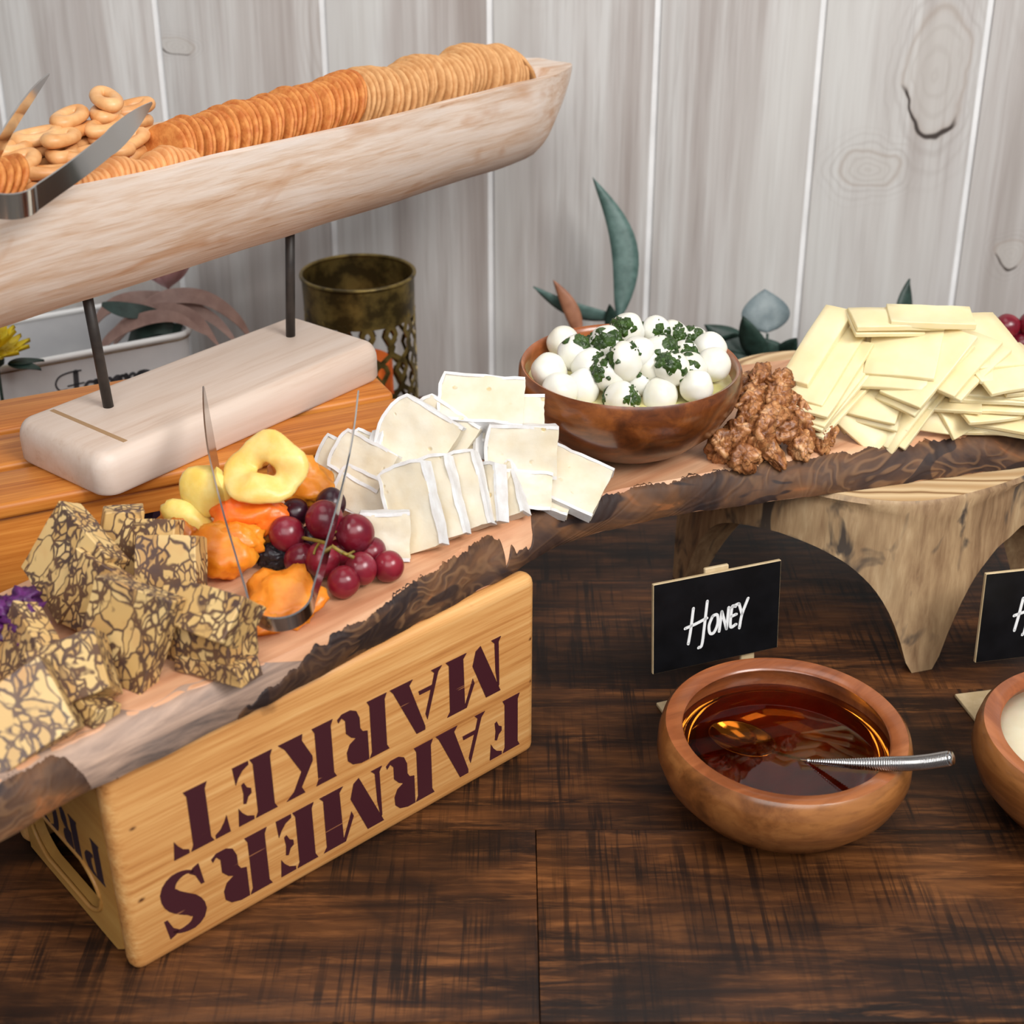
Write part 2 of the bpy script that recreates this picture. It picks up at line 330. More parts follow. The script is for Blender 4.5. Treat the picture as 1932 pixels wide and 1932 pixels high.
# ------------------------------------------------------------------ object helpers
def thing(name, label, cat, loc=(0, 0, 0), rot=(0, 0, 0), group=None):
    o = bpy.data.objects.new(name, None); COL.objects.link(o); o.empty_display_size = 0.02
    o.location = loc; o.rotation_euler = rot
    return tag(o, label, cat, group)
def tag(o, label, cat, group=None):
    o['label'] = label; o['category'] = cat
    if group: o['group'] = group
    return o
def mesh(name, vf, mats, smooth=True, idx=None):
    me = bpy.data.meshes.new(name); me.from_pydata([tuple(v) for v in vf[0]], [], vf[1])
    for k in (mats if isinstance(mats, (list, tuple)) else [mats]): me.materials.append(MT[k])
    if smooth:
        for p in me.polygons: p.use_smooth = True
    if idx:
        for p, i in zip(me.polygons, idx): p.material_index = i
    me.update(); return me
def place(name, me, parent=None, loc=None, rot=None):
    o = bpy.data.objects.new(name, me); COL.objects.link(o)
    if parent: o.parent = parent
    if loc is not None: o.location = loc
    if rot is not None: o.rotation_euler = rot
    return o
def build(name, vf, mat, parent=None, smooth=True, loc=None, rot=None, sharp=None):
    me = mesh(name, vf, mat, smooth)
    if sharp: me.set_sharp_from_angle(angle=R(sharp))
    return place(name, me, parent, loc, rot)
def rbox(x0, x1, y0, y1, z0, z1, bev=0.003, seg=2, sub=0, jig=0.0):
    bm = bmesh.new(); bmesh.ops.create_cube(bm, size=1)
    for v in bm.verts:
        v.co = Vector((x0 + (v.co.x + .5) * (x1 - x0), y0 + (v.co.y + .5) * (y1 - y0), z0 + (v.co.z + .5) * (z1 - z0)))
    if bev: bmesh.ops.bevel(bm, geom=bm.edges[:], offset=bev, segments=seg, profile=0.5, affect='EDGES')
    if sub: bmesh.ops.subdivide_edges(bm, edges=bm.edges[:], cuts=sub, use_grid_fill=True)
    if jig:
        for v in bm.verts: v.co += noise.noise_vector(v.co * 45) * jig
    return grab(bm)
def grab(bm):
    bm.verts.ensure_lookup_table(); bm.verts.index_update()
    vf = ([v.co.copy() for v in bm.verts], [[v.index for v in f.verts] for f in bm.faces]); bm.free(); return vf
def join(*parts):
    V, F = [], []
    for v, f in parts:
        o = len(V); V += list(v); F += [[i + o for i in q] for q in f]
    return V, F
def xf(vf, m): return [m @ Vector(v) for v in vf[0]], vf[1]
def lathe(prof, n=48, closed=False):
    V, F = [], []
    for r, z in prof:
        for i in range(n):
            a = 2 * math.pi * i / n; V.append((r * math.cos(a), r * math.sin(a), z))
    m = len(prof)
    for j in range(m if closed else m - 1):
        for i in range(n):
            k = (i + 1) % n; j2 = (j + 1) % m
            F.append([j * n + i, j * n + k, j2 * n + k, j2 * n + i])
    return V, F
def catmull(P, n):
    P = [Vector(p) for p in P]; out = []
    Q = [P[0] * 2 - P[1]] + P + [P[-1] * 2 - P[-2]]
    L = len(P) - 1
    for k in range(n + 1):
        t = k / n * L; i = min(int(t), L - 1); u = t - i
        a, b, c, d = Q[i], Q[i + 1], Q[i + 2], Q[i + 3]
        out.append(0.5 * ((2 * b) + (c - a) * u + (2 * a - 5 * b + 4 * c - d) * u * u + (3 * b - a - 3 * c + d) * u ** 3))
    return out
def sweep(path, side, half, thick, caps=True):
    """rectangular strip swept on a path: side = width directions, half = half widths, thick = half thicknesses"""
    V, F = [], []; n = len(path)
    for i, p in enumerate(path):
        t = (path[min(i + 1, n - 1)] - path[max(i - 1, 0)]).normalized()
        s = side[i] - t * side[i].dot(t); s.normalize(); nn = t.cross(s)
        h, k = half[i], thick[i]
        for a, b in ((-h, -k), (h, -k), (h, k), (-h, k)): V.append(p + s * a + nn * b)
    for i in range(n - 1):
        for j in range(4):
            k = (j + 1) % 4; F.append([i * 4 + j, i * 4 + k, i * 4 + 4 + k, i * 4 + 4 + j])
    if caps: F += [[3, 2, 1, 0], [n * 4 - 4, n * 4 - 3, n * 4 - 2, n * 4 - 1]]
    return V, F
def tube(path, rad, n=10, caps=True):
    V, F = [], []; m = len(path); up = Vector((0.13, 0.2, 1)).normalized()
    for i, p in enumerate(path):
        p = Vector(p); t = (Vector(path[min(i + 1, m - 1)]) - Vector(path[max(i - 1, 0)])).normalized()
        a = t.cross(up); a = a.normalized() if a.length > 1e-4 else t.orthogonal().normalized(); b = t.cross(a)
        r = rad[i] if hasattr(rad, '__len__') else rad
        for k in range(n):
            q = 2 * math.pi * k / n; V.append(p + (a * math.cos(q) + b * math.sin(q)) * r)
    for i in range(m - 1):
        for k in range(n):
            l = (k + 1) % n; F.append([i * n + k, i * n + l, i * n + n + l, i * n + n + k])
    if caps: F += [list(range(n))[::-1], list(range((m - 1) * n, m * n))]
    return V, F
def blob(rad, sub=3, amp=0.2, freq=1.6, seed=0.0, scale=(1, 1, 1), fine=0.0):
    bm = bmesh.new(); bmesh.ops.create_icosphere(bm, subdivisions=sub, radius=1.0)
    off = Vector((seed * 3.7, seed * 1.3, -seed * 2.1))
    for v in bm.verts:
        d = v.co.normalized()
        r = 1 + amp * noise.noise(d * freq + off) + fine * noise.noise(d * freq * 4.3 + off)
        v.co = Vector((d.x * scale[0], d.y * scale[1], d.z * scale[2])) * (r * rad)
    return grab(bm)
def polys(pl, thick, y=0.0):
    """flat shapes (x,z polygons) of a small thickness facing -y"""
    V, F = [], []
    for P in pl:
        area2 = sum(P[i][0] * P[(i + 1) % len(P)][1] - P[(i + 1) % len(P)][0] * P[i][1] for i in range(len(P)))
        if area2 < 0: P = P[::-1]
        o = len(V); n = len(P)
        V += [(x, y - thick, z) for x, z in P] + [(x, y, z) for x, z in P]
        F.append(list(range(o, o + n)))
        for i in range(n):
            j = (i + 1) % n; F.append([o + i, o + n + i, o + n + j, o + j])
    return V, F
def tilt_rot(yaw, tilt, roll):
    """upright slab facing the camera at 0,0,0; tilt 90 lies flat face up; degrees"""
    return (Matrix.Rotation(R(yaw), 3, 'Z') @ Matrix.Rotation(R(-tilt), 3, 'X') @ Matrix.Rotation(R(roll), 3, 'Y')).to_euler()
def leafmesh(L, W, bend=0.2, curl=0.15, n=12, tipw=0.0, th=0.0006):
    V, F = [], []
    for s in (0, 1):
        for i in range(n + 1):
            t = i / n; wd = W * (math.sin(math.pi * min(1, t ** 0.8)) ** 0.85 + tipw * (t if t < .97 else 0))
            for k in (-1, -0.5, 0, 0.5, 1):
                V.append((k * wd, t * L, bend * L * t * t + curl * W * abs(k) ** 2 + (th if s else 0) + 0.02 * W * math.sin(9 * t + k)))
    m = (n + 1) * 5
    for i in range(n):
        for k in range(4):
            a = i * 5 + k; F.append([a, a + 5, a + 6, a + 1]); F.append([m + a, m + a + 1, m + a + 6, m + a + 5])
        a = i * 5; F.append([a, m + a, m + a + 5, a + 5]); a += 4; F.append([a, a + 5, m + a + 5, m + a])
    return V, F

# ------------------------------------------------------------------ setting: wall of planks, floor
LEAN = R(4.5); WALLY = 1.604
def wallpt(px, py):
    d = ray(px, py); n = Vector((0, math.cos(LEAN), -math.sin(LEAN))); o = Vector((0, WALLY, 0)); c = Vector((0, 0, CAMH))
    return c + d * ((o - c).dot(n) / d.dot(n))
wall = build('wall_back', rbox(-1.6, 1.6, 0.0035, 0.05, -0.75, 1.6, 0), 'groove', smooth=False, loc=(0, WALLY, 0), rot=(-LEAN, 0, 0))
wall['kind'] = 'structure'
g = [wallpt(x, 0).x for x in (607, 924, 1243, 1556, 1872)]
pitch = (g[-1] - g[0]) / 4
gx = [g[0] - pitch * k for k in range(5, 0, -1)] + g + [g[-1] + pitch * k for k in range(1, 5)]
for a, b in zip(gx[:-1], gx[1:]):
    wd = b - a - 0.0075; c = (a + b) / 2
    kn = []
    for kpx, kpy, krx, krz, cr in ((1768, 140, .036, .072, 1), (1640, 318, .034, .024, 0), (335, 88, .020, .010, 1), (1905, 480, .018, .020, 1)):
        kw = wallpt(kpx, kpy)
        if a < kw.x < b: kn.append((kw.x - c, kw.z / math.cos(LEAN), krx, krz, cr))
    if kn: MT['plank_knot'] = wall_mat('whitewashed_knotted_plank', kn)
    build('plank', rbox(-wd / 2, wd / 2, 0, 0.0034, -0.75, 1.55, 0.0012, 2), 'plank_knot' if kn else 'plank', wall, loc=(c, 0, 0), sharp=40)
floor = build('floor', rbox(-2.2, 2.2, -1.2, 2.4, -0.80, -0.76, 0), 'floor', smooth=False); floor['kind'] = 'structure'

# ------------------------------------------------------------------ table
TF = 0.613
tb = thing('buffet_table', 'dark stained wooden table with saw-marked boards under everything', 'table', (0, 0, -0.76))
def plank(x0, x1, y0, y1, bev=0.0012):
    build('tabletop_board', rbox(x0, x1, y0, y1, 0.725, 0.76, bev, 2), 'table', tb, sharp=40)
sx = at(1016, 1800, 0).x
rows = [TF, 0.792, 0.97, 1.15, 1.33, WALLY - 0.01]
for i, (y0, y1) in enumerate(zip(rows[:-1], rows[1:])):
    s = sx if i == 0 else (sx - 0.55 if i % 2 else sx + 0.9)
    plank(-1.3, s - (0.0003 if i == 0 else 0), y0, y1, 0.0006 if i == 0 else 0); plank(s + (0.0003 if i == 0 else 0), 1.3, y0, y1, 0.0006 if i == 0 else 0)
build('apron', rbox(-1.25, 1.25, TF + 0.03, TF + 0.055, 0.62, 0.7245, 0.002), 'table', tb, sharp=40)
for x in (-1.2, 1.2):
    for y in (TF + 0.09, 1.5): build('leg', rbox(x - .035, x + .035, y - .035, y + .035, 0.0, 0.7245, 0.003), 'table', tb, sharp=40)

# ------------------------------------------------------------------ stencil letters (x right, z up, unit height)
def stem(x0, wd, fl=0.05):
    return [(x0 - fl, 0), (x0 + wd + fl, 0), (x0 + wd, .09), (x0 + wd, .91), (x0 + wd + fl, 1), (x0 - fl, 1), (x0, .91), (x0, .09)]
def arm_t(x): return [(x, 1), (x + .30, 1), (x + .27, .70), (x + .21, .80), (x + .12, .89), (x, .94)]
def arm_b(x): return [(a, 1 - b) for a, b in arm_t(x)]
def arm_m(x): return [(x, .46), (x, .54), (x + .07, .58), (x + .12, .68), (x + .17, .66), (x + .15, .5), (x + .17, .34), (x + .12, .32), (x + .07, .42)]
def ribbon2d(sp, n=26):
    P = catmull([(a, b, c) for a, b, c in sp], n); Lf, Rt = [], []
    for i, p in enumerate(P):
        t = P[min(i + 1, n)] - P[max(i - 1, 0)]; t = Vector((t.x, t.y)).normalized(); k = Vector((-t.y, t.x)) * p.z * .5
        Lf.append((p.x + k.x, p.y + k.y)); Rt.append((p.x - k.x, p.y - k.y))
    return Lf + Rt[::-1]
LET = {
 'F': (.80, [stem(.05, .33), arm_t(.46), arm_m(.46)]),
 'E': (.84, [stem(.05, .33), arm_t(.46), arm_m(.46), arm_b(.46)]),
 'T': (1.0, [stem(.34, .33), [(.26, 1), (-.02, 1), (.02, .70), (.08, .80), (.16, .89), (.26, .94)], [(.75, 1), (1.03, 1), (.99, .70), (.93, .80), (.85, .89), (.75, .94)]]),
 'A': (1.12, [[(.40, 1), (.60, 1), (1.08, .08), (1.15, 0), (.64, 0), (.72, .08), (.66, .24), (.60, .40), (.40, .93)],
              [(-.03, 0), (.22, 0), (.15, .07), (.21, .26), (.52, .26), (.50, .33), (.24, .33), (.38, .72), (.34, .84), (.06, .08)]]),
 'R': (1.05, [stem(.05, .33), [(.45, 1), (.62, 1), (.80, .95), (.90, .85), (.91, .70), (.84, .58), (.70, .52), (.80, .47), (.90, .36), (.90, .14), (.97, .06), (1.04, .12), (1.06, .06), (.96, 0), (.78, 0), (.66, .06), (.60, .20), (.60, .38), (.55, .46), (.45, .49)]]),
 'M': (1.35, [[(0, 0), (.24, 0), (.16, .08), (.14, .60), (.08, .92), (.05, .88), (.06, .08)], [(.02, 1), (.38, 1), (.70, .30), (.62, .06), (.50, .0)], [(.66, .62), (.86, 1), (1.33, 1), (1.26, .92), (1.26, .08), (1.33, 0), (.84, 0), (.92, .08), (.90, .94), (.70, .52)]]),
 'K': (1.12, [stem(.05, .33), [(.46, .52), (.72, .88), (.66, 1), (1.04, 1), (.88, .90), (.70, .62), (.98, .12), (1.10, 0), (.62, 0), (.64, .10), (.46, .44)]]),
 'S': (.92, [ribbon2d([(.74, .90, .03), (.58, .96, .07), (.36, .95, .16), (.24, .82, .27), (.32, .65, .32), (.50, .52, .34), (.66, .38, .33), (.72, .20, .27), (.60, .06, .17), (.40, .03, .07), (.24, .09, .03)]),
             [(.80, 1), (.86, .66), (.80, .66), (.72, .84), (.62, .92), (.70, .97)], [(.14, 0), (.08, .36), (.14, .36), (.22, .17), (.32, .09), (.24, .03)]]),
 'P': (1.0, [stem(.05, .33), [(.45, 1), (.62, 1), (.82, .94), (.92, .80), (.90, .62), (.78, .50), (.60, .44), (.45, .44), (.45, .52), (.56, .55), (.60, .72), (.56, .9), (.45, .93)]]),
 'O': (1.0, [ribbon2d([(.52, .96, .06), (.24, .86, .2), (.14, .5, .27), (.24, .14, .2), (.52, .04, .06)]), ribbon2d([(.58, .96, .06), (.86, .86, .2), (.96, .5, .27), (.86, .14, .2), (.58, .04, .06)])]),
}
def stencil(word, x_start, z_top, height, span, parent, mat, y=0.0, gap=0.10):
    """upside-down word: begins at x_start and runs towards -x, letter tops at z_top (below its feet)"""
    tot = sum(LET[c][0] for c in word) + gap * (len(word) - 1); k = span / tot; x = 0.0
    for c in word:
        wd, pl = LET[c]
        q = [[(x_start - (x + a) * k, z_top + (1 - b) * height) for a, b in p] for p in pl]
        build('letter', polys(q, 0.0005, y), mat, parent, smooth=False)
        x += wd + gap

# ------------------------------------------------------------------ crates turned upside down
def side_panel(y0, y1, x0, x1, z0, z1, hole):
    """panel in the y-z plane with an oval hand hole; hole = (yc, zc, ry, rz)"""
    yc, zc, ry, rz = hole; N = 40; V, F = [], []
    for x in (x0, x1):
        for i in range(N):
            a = 2 * math.pi * i / N; c, s = math.cos(a), math.sin(a)
            V.append((x, yc + ry * c, zc + rz * max(-1, min(1, s * 1.25))))
            # point on the rectangle in the same direction
            t = min(((y1 - yc) if c > 0 else (yc - y0)) / max(abs(c), 1e-6), ((z1 - zc) if s > 0 else (zc - z0)) / max(abs(s), 1e-6))
            V.append((x, yc + t * c, zc + t * s))
    for s, sg in ((0, 1), (1, -1)):
        o = s * 2 * N
        for i in range(N):
            j = (i + 1) % N; q = [o + 2 * i, o + 2 * j, o + 2 * j + 1, o + 2 * i + 1]; F.append(q if sg > 0 else q[::-1])
    for i in range(N):
        j = (i + 1) % N; F.append([2 * i, 2 * N + 2 * i, 2 * N + 2 * j, 2 * j]); F.append([2 * i + 1, 2 * j + 1, 2 * N + 2 * j + 1, 2 * N + 2 * i + 1])
    # corners of the rectangle
    for y, z in ((y0, z0), (y0, z1), (y1, z0), (y1, z1)):
        V.append((x0, y, z)); V.append((x1, y, z))
    return V, F
def crate(name, label, loc, ang, L, W, H, mat, endmat, nsl=3, sl=0.012):
    t = thing(name, label, 'crate', loc, (0, 0, ang))
    fp = 0.018
    t_front = build('front_panel', rbox(0, L, 0, fp, 0, H, 0.008, 4), mat, t, sharp=50)
    build('back_panel', rbox(0, L, W - fp, W, 0, H, 0.008, 4), mat, t, sharp=50)
    ends = []
    for x0 in (0.002, L - 0.010):
        yc, zc = W / 2 + 0.006, 0.035
        pe = build('end_panel', side_panel(fp, W - fp, x0, x0 + 0.008, 0.001, H - sl, (yc, zc, 0.052, 0.021)), endmat, t, sharp=40)
        rim = [Vector((x0 if x0 < .1 else x0 + .008, yc + 0.053 * math.cos(a), zc + 0.022 * max(-1, min(1, 1.25 * math.sin(a))))) for a in [2 * math.pi * i / 40 for i in range(41)]]
        build('hand_hole_edge', tube(rim, 0.0018, 8, False), endmat, pe); ends.append(pe)
    gap = 0.007; d = (W - 2 * fp - gap * (nsl + 1)) / nsl if nsl else 0
    for i in range(nsl):
        y = fp + gap + i * (d + gap)
        build('slat', rbox(0.003, L - 0.003, y, y + d, H - sl, H, 0.0025, 3), mat, t, sharp=50)
    return t, t_front, ends[0]
a0 = at(258, 1843, 0); b0 = at(1010, 1415, 0)
CL = (b0 - a0).length; cang = math.atan2((b0 - a0).y, (b0 - a0).x); CH = 0.166
c1, c1f, c1e = crate('wooden_crate', 'pale pine crate upside down at the front, stencilled FARMERS MARKET in maroon', a0, cang, CL, 0.18, CH, 'crate', 'crate_end')
stencil('FARMERS', 0.338, 0.0155, 0.050, 0.316, c1f, 'stencil')
stencil('MARKET', 0.319, 0.0775, 0.049, 0.280, c1f, 'stencil')
# letters on the end panel
def end_letters(word, y_start, z_top, height, span, parent):
    tot = sum(LET[c][0] for c in word) + .1 * (len(word) - 1); k = span / tot; x = 0.0
    for c in word:
        wd, pl = LET[c]
        q = [[(-(y_start + (x + a) * k), z_top + (1 - b) * height) for a, b in p] for p in pl]
        v, f = polys(q, 0.0004, 0.0)
        v = [(0.002 + p[1], -p[0], p[2]) for p in v]
        build('letter', (v, f), 'stencil_dark', parent, smooth=False)
        x += wd + .1
end_letters('PRO', 0.030, 0.0560, 0.034, 0.092, c1e)

Z2 = 0.215
A2 = at(0, 955, Z2); B2 = at(653, 827, Z2); d2 = (B2 - A2).normalized()
cor2 = A2 + d2 * ((at(772, 769, Z2) - A2).dot(d2))
L2, W2 = 0.42, 0.206
o2 = cor2 - d2 * L2; ang2 = math.atan2(d2.y, d2.x)
c2 = thing('slatted_crate', 'orange-brown slatted crate behind the board, carrying the pale wooden stand', 'crate', (o2.x, o2.y, 0), (0, 0, ang2))
c2f = build('front_panel', rbox(0, L2, 0.008, 0.024, 0, Z2 - .013, 0.004, 3), 'crate_dark', c2, sharp=50)
build('back_panel', rbox(0, L2, W2 - 0.024, W2 - .008, 0, Z2 - .013, 0.004, 3), 'crate_dark', c2, sharp=50)
for x0 in (0.004, L2 - 0.020):
    build('end_panel', rbox(x0, x0 + .016, .0245, W2 - .0245, 0, Z2 - .0135, 0.002), 'crate_dark', c2, sharp=50)
yy = [0, 0.062, 0.070, 0.132, 0.140, W2]
for k in range(3):
    build('slat', rbox(0, L2, yy[2 * k] + .001, yy[2 * k + 1] - .001, Z2 - .013, Z2, 0.004, 3), 'crate_dark', c2, sharp=50)
def c2x(px, py, z):   # local x on the front of that crate
    return (at(px, py, z) - Vector((o2.x, o2.y, z))).dot(d2)
for xx, ch in ((c2x(262, 996, .18), 'F'), (c2x(322, 986, .18), 'E')):
    wd, pl = LET[ch]
    q = [[(xx + .016 - a * .042, .118 + (1 - b) * .062) for a, b in p] for p in pl]
    build('letter', polys(q, 0.0005, 0.008), 'stencil_dark', c2f, smooth=False)

# ------------------------------------------------------------------ live edge board
ZB, ZT = CH + 0.0005, 0.196
lowp = [(-170, 1672), (-80, 1627), (0, 1585), (130, 1510), (300, 1430), (480, 1340), (600, 1277), (700, 1222), (780, 1180), (860, 1137), (920, 1106), (970, 1078), (1030, 1040), (1130, 1005), (1280, 970), (1400, 953), (1500, 940), (1700, 912), (1932, 880), (2150, 853)]
upp = [(-170, 1560), (-80, 1516), (0, 1472), (130, 1402), (300, 1325), (480, 1258), (600, 1204), (700, 1150), (780, 1098), (860, 1042), (920, 1004), (970, 984), (1030, 962), (1130, 932), (1280, 902), (1400, 878), (1500, 862), (1700, 834), (1932, 806), (2150, 782)]
bkp = [(-.56, .585), (-.50, .645), (-.435, .712), (-.375, .785), (-.325, .845), (-.272, .898), (-.222, .928), (-.178, .955), (-.138, .978), (-.10, 1.004), (-.066, 1.028), (-.052, 1.06), (-.03, 1.10), (.02, 1.145), (.085, 1.18), (.14, 1.197), (.185, 1.212), (.28, 1.24), (.39, 1.277), (.49, 1.31)]
NS = 300
lo = catmull([at(x, y, ZB) for x, y in lowp], NS); hi = catmull([at(x, y, ZT) for x, y in upp], NS); bk = catmull([(x, y, ZT) for x, y in bkp], NS)
def edge_pt(i, t, proud=0.0):
    a, b = lo[i], hi[i]; n = Vector(((b - a).y, -(b - a).x, 0))
    tx = lo[min(i + 1, NS)] - lo[max(i - 1, 0)]; out = Vector((tx.y, -tx.x, 0)).normalized()
    p = a.lerp(b, t)
    q = noise.noise(Vector((p.x * 38, p.y * 38, t * 1.7))) * 0.0018
    p = p + out * (0.0045 * math.sin(math.pi * t) ** .8 + q + proud) + Vector((0, 0, proud * .7 * t))
    return p
bd = thing('live_edge_board', 'long live-edge serving board with dark bark edge lying on crate and stool', 'serving board')
V, F = [], []; NT_ = 8
for i in range(NS + 1):
    for t in range(NT_ + 1): V.append(edge_pt(i, t / NT_))
    hp = V[-1]
    for k in (0.03, 0.3, 0.6, 0.97, 1.0): q = hp.lerp(bk[i], k); V.append(Vector((q.x, q.y, ZT)))
    V.append(Vector((bk[i].x, bk[i].y, ZB)))
K = NT_ + 7
for i in range(NS):
    for t in range(K):
        u = (t + 1) % K; F.append([i * K + t, (i + 1) * K + t, (i + 1) * K + u, i * K + u])
F += [list(range(K))[::-1], list(range(NS * K, NS * K + K))]
for i in range(NS + 1):
    p = V[i * K + NT_]; V[i * K + NT_] = Vector((p.x, p.y, ZT))
build('board', (V, F), 'board', bd, sharp=45)
# bark and bare weathered stretches along the front edge
def pxs(i): # approx photo column of a sample
    t = i / NS * (len(lowp) - 1); k = min(int(t), len(lowp) - 2); return lowp[k][0] + (lowp[k + 1][0] - lowp[k][0]) * (t - k)
BS, BT = 1500, 14
def strip(name, mat, top, low, proud):
    """skin along the front edge between two border curves given over the photo column"""
    V, F, ok = [], [], []
    for i in range(BS + 1):
        s = i / BS * NS; k = min(int(s), NS - 1); u = s - k; x = pxs(s); t1 = top(x); t0 = low(x); ok.append(t1 - t0 > 0.02)
        for j in range(BT + 1):
            t = t0 + (max(t1, t0 + .001) - t0) * j / BT; lip = 0.35 + 0.65 * min(1, (BT - j) / 2)
            if t <= 0.92: p = edge_pt(k, t / .92, proud * lip).lerp(edge_pt(k + 1, t / .92, proud * lip), u)
            else:
                p = edge_pt(k, 1, 0).lerp(edge_pt(k + 1, 1, 0), u); b = bk[k].lerp(bk[k + 1], u); d = (b - p); d.z = 0; d.normalize()
                p = Vector((p.x, p.y, ZT + proud * lip)) + d * ((t - .92) / .08 * 0.009)
            V.append(p)
    n_ = BT + 1
    for i in range(BS):
        if ok[i] and ok[i + 1]:
            for j in range(BT): F.append([i * n_ + j, (i + 1) * n_ + j, (i + 1) * n_ + j + 1, i * n_ + j + 1])
    bm = bmesh.new(); vs_ = [bm.verts.new(v) for v in V]
    for f in F: bm.faces.new([vs_[q] for q in f])
    bmesh.ops.delete(bm, geom=[v for v in bm.verts if not v.link_faces], context='VERTS')
    return build(name, grab(bm), mat, bd)
def nz(x, s, k=0.0): return noise.noise(Vector((x * s, k, 0.3)))
def topline(x):
    if x < 175: return 0.90 + .05 * nz(x, .02) if x < 95 else 0.90 - ((x - 95) / 80) ** 1.5 * 0.85
    if x < 440: return 0
    if x < 640: return min(0.86, 0.16 + (x - 440) / 200 * .75 + 0.16 * nz(x, .05))
    b = 0.88 + 0.10 * nz(x, .03, 2)
    if 925 < x < 1010: b -= (0.42 + .55 * nz(x, .06, 4)) * min(1, (x - 925) / 20, (1010 - x) / 12)
    if 1000 < x < 1130: b += .1
    return b
strip('bark', 'bark', lambda x: topline(x) + 0.045 * nz(x, .11, 3) + .03 * nz(x, .3, 7), lambda x: 0.10 * max(0, nz(x, .03, 9)), 0.0011)
strip('weathered_edge', 'debark', lambda x: min(0.97 + 0.12 * nz(x, .02, 5), 0.99 - max(0, (x - 480) / 240)) if x < 700 else -1, lambda x: 0, 0.0004)

# ------------------------------------------------------------------ carved stool under the right end
SC = Vector((0.330, 1.172)); SR = 0.168; SH = ZB - 0.0008
st = thing('carved_stool', 'round pale wooden slab stool on carved tapering legs under the board', 'stool', (SC.x, SC.y, 0))
foot = at(1736, 1262, 0); legs = [math.atan2(foot.y - SC.y, foot.x - SC.x), R(188), R(-8)]
NA = 168; V, F = [], []
def dleg(a): return min(abs((a - l + math.pi) % (2 * math.pi) - math.pi) for l in legs)
PR = []
for i in range(NA):
    a = 2 * math.pi * i / NA; d = dleg(a)
    zb = max(0.0, 0.120 * (1 - math.exp(-max(0, d - .075) / .19)))
    rr = SR * (1 + 0.02 * math.sin(3 * a + 1) + .012 * math.sin(7 * a))
    col = [(rr * .985, SH), (rr, SH - .004)]
    n = 10
    for k in range(1, n + 1):
        z = (SH - .004) + (zb - SH + .004) * k / n
        taper = (1 - z / SH) ** 1.6
        col.append((rr - 0.003 + 0.012 * taper + .0015 * noise.noise(Vector((a * 8, z * 30, 0))), z))
    ro = col[-1][0]; ri = ro - (0.016 + 0.03 * (zb / .12))
    col.append((ri, zb + 0.001))
    for k in (0.35, 0.7, 1.0):
        z = zb + (SH - .035 - zb) * k; col.append((ri - .012 * k ** .5 - (.03 if zb > .1 else 0) * k, z))
    PR.append(col)
m = len(PR[0])
for i in range(NA):
    a = 2 * math.pi * i / NA
    for r, z in PR[i]: V.append((r * math.cos(a), r * math.sin(a), z))
for i in range(NA):
    j = (i + 1) % NA
    for k in range(m - 1): F.append([i * m + k, i * m + k + 1, j * m + k + 1, j * m + k])
F.append([i * m + m - 1 for i in range(NA)][::-1])
build('body', (V, F), 'stool', st, sharp=55)
tv = []; tf = []
for z in (SH - .0005, SH + .0004):
    for i in range(NA):
        a = 2 * math.pi * i / NA; r = PR[i][0][0]; tv.append((r * math.cos(a), r * math.sin(a), z))
tf = [[i, (i + 1) % NA, NA + (i + 1) % NA, NA + i] for i in range(NA)] + [list(range(NA, 2 * NA)), list(range(NA))[::-1]]
build('top', (tv, tf), 'stool_top', st, sharp=40)

# ------------------------------------------------------------------ pale stand: base, rods, hollowed log trough
p1, p2, p3 = at(205, 940, Z2), at(36, 868, Z2), at(715, 712, Z2)
bx = (p3 - p1).normalized(); by = Vector((-bx.y, bx.x, 0)); BL = (p3 - p1).length + 0.008; BW = (p2 - p1).dot(by) + .008
bo = p1 - bx * .004 - by * .004; bang = math.atan2(bx.y, bx.x)
stand = thing('trough_stand', 'bleached wooden log trough raised on two iron rods over a pale block', 'serving trough', (bo.x, bo.y, Z2 + .0005), (0, 0, bang))
BH = 0.034
def pill(L, W, r, prof, n=7):
    """rounded-corner block: prof = list of (inset, z)"""
    V, F = [], []; N = 4 * (n + 1)
    for ins, z in prof:
        for cx, cy, a0_ in ((L - r, r, -90), (L - r, W - r, 0), (r, W - r, 90), (r, r, 180)):
            for k in range(n + 1):
                a = R(a0_ + 90 * k / n); q = max(.0005, r - ins); p = Vector((cx + q * math.cos(a), cy + q * math.sin(a), z))
                V.append(p + noise.noise_vector(p * 60) * .0004)
    for j in range(len(prof) - 1):
        for i in range(N): k = (i + 1) % N; F.append([j * N + i, j * N + k, (j + 1) * N + k, (j + 1) * N + i])
    F += [list(range(N))[::-1], list(range((len(prof) - 1) * N, len(prof) * N))]
    return V, F
bpf = [(.002, 0), (0, .003), (0, BH * .55)] + [(.010 * (1 - math.cos(q)), BH * .55 + BH * .45 * math.sin(q)) for q in [R(15 * k) for k in range(1, 7)]]
build('base_block', pill(BL, BW, .016, bpf), 'base', stand, sharp=50)
build('saw_groove', rbox(0.0295, 0.0335, 0.012, BW - .012, BH - .0002, BH + .0003, 0), 'groove_tan', stand, smooth=False)
Rinv = Matrix.Rotation(-bang, 3, 'Z')
def loc_st(p): return Rinv @ (p - Vector((bo.x, bo.y, Z2 + .0005)))
r1, r2 = loc_st(at(205, 768, Z2 + BH)), loc_st(at(548, 635, Z2 + BH))
ZTB = 0.344 - Z2      # underside of the trough above the crate
for r, (tx_, ty_) in ((r1, (167, 572)), (r2, (547, 449))):
    q = loc_st(at(tx_, ty_, .340)); d_ = q - Vector((r.x, r.y, BH))
    build('rod', tube([Vector((r.x, r.y, BH - .002)), q + d_ * .2], 0.0042, 14), 'iron', stand)
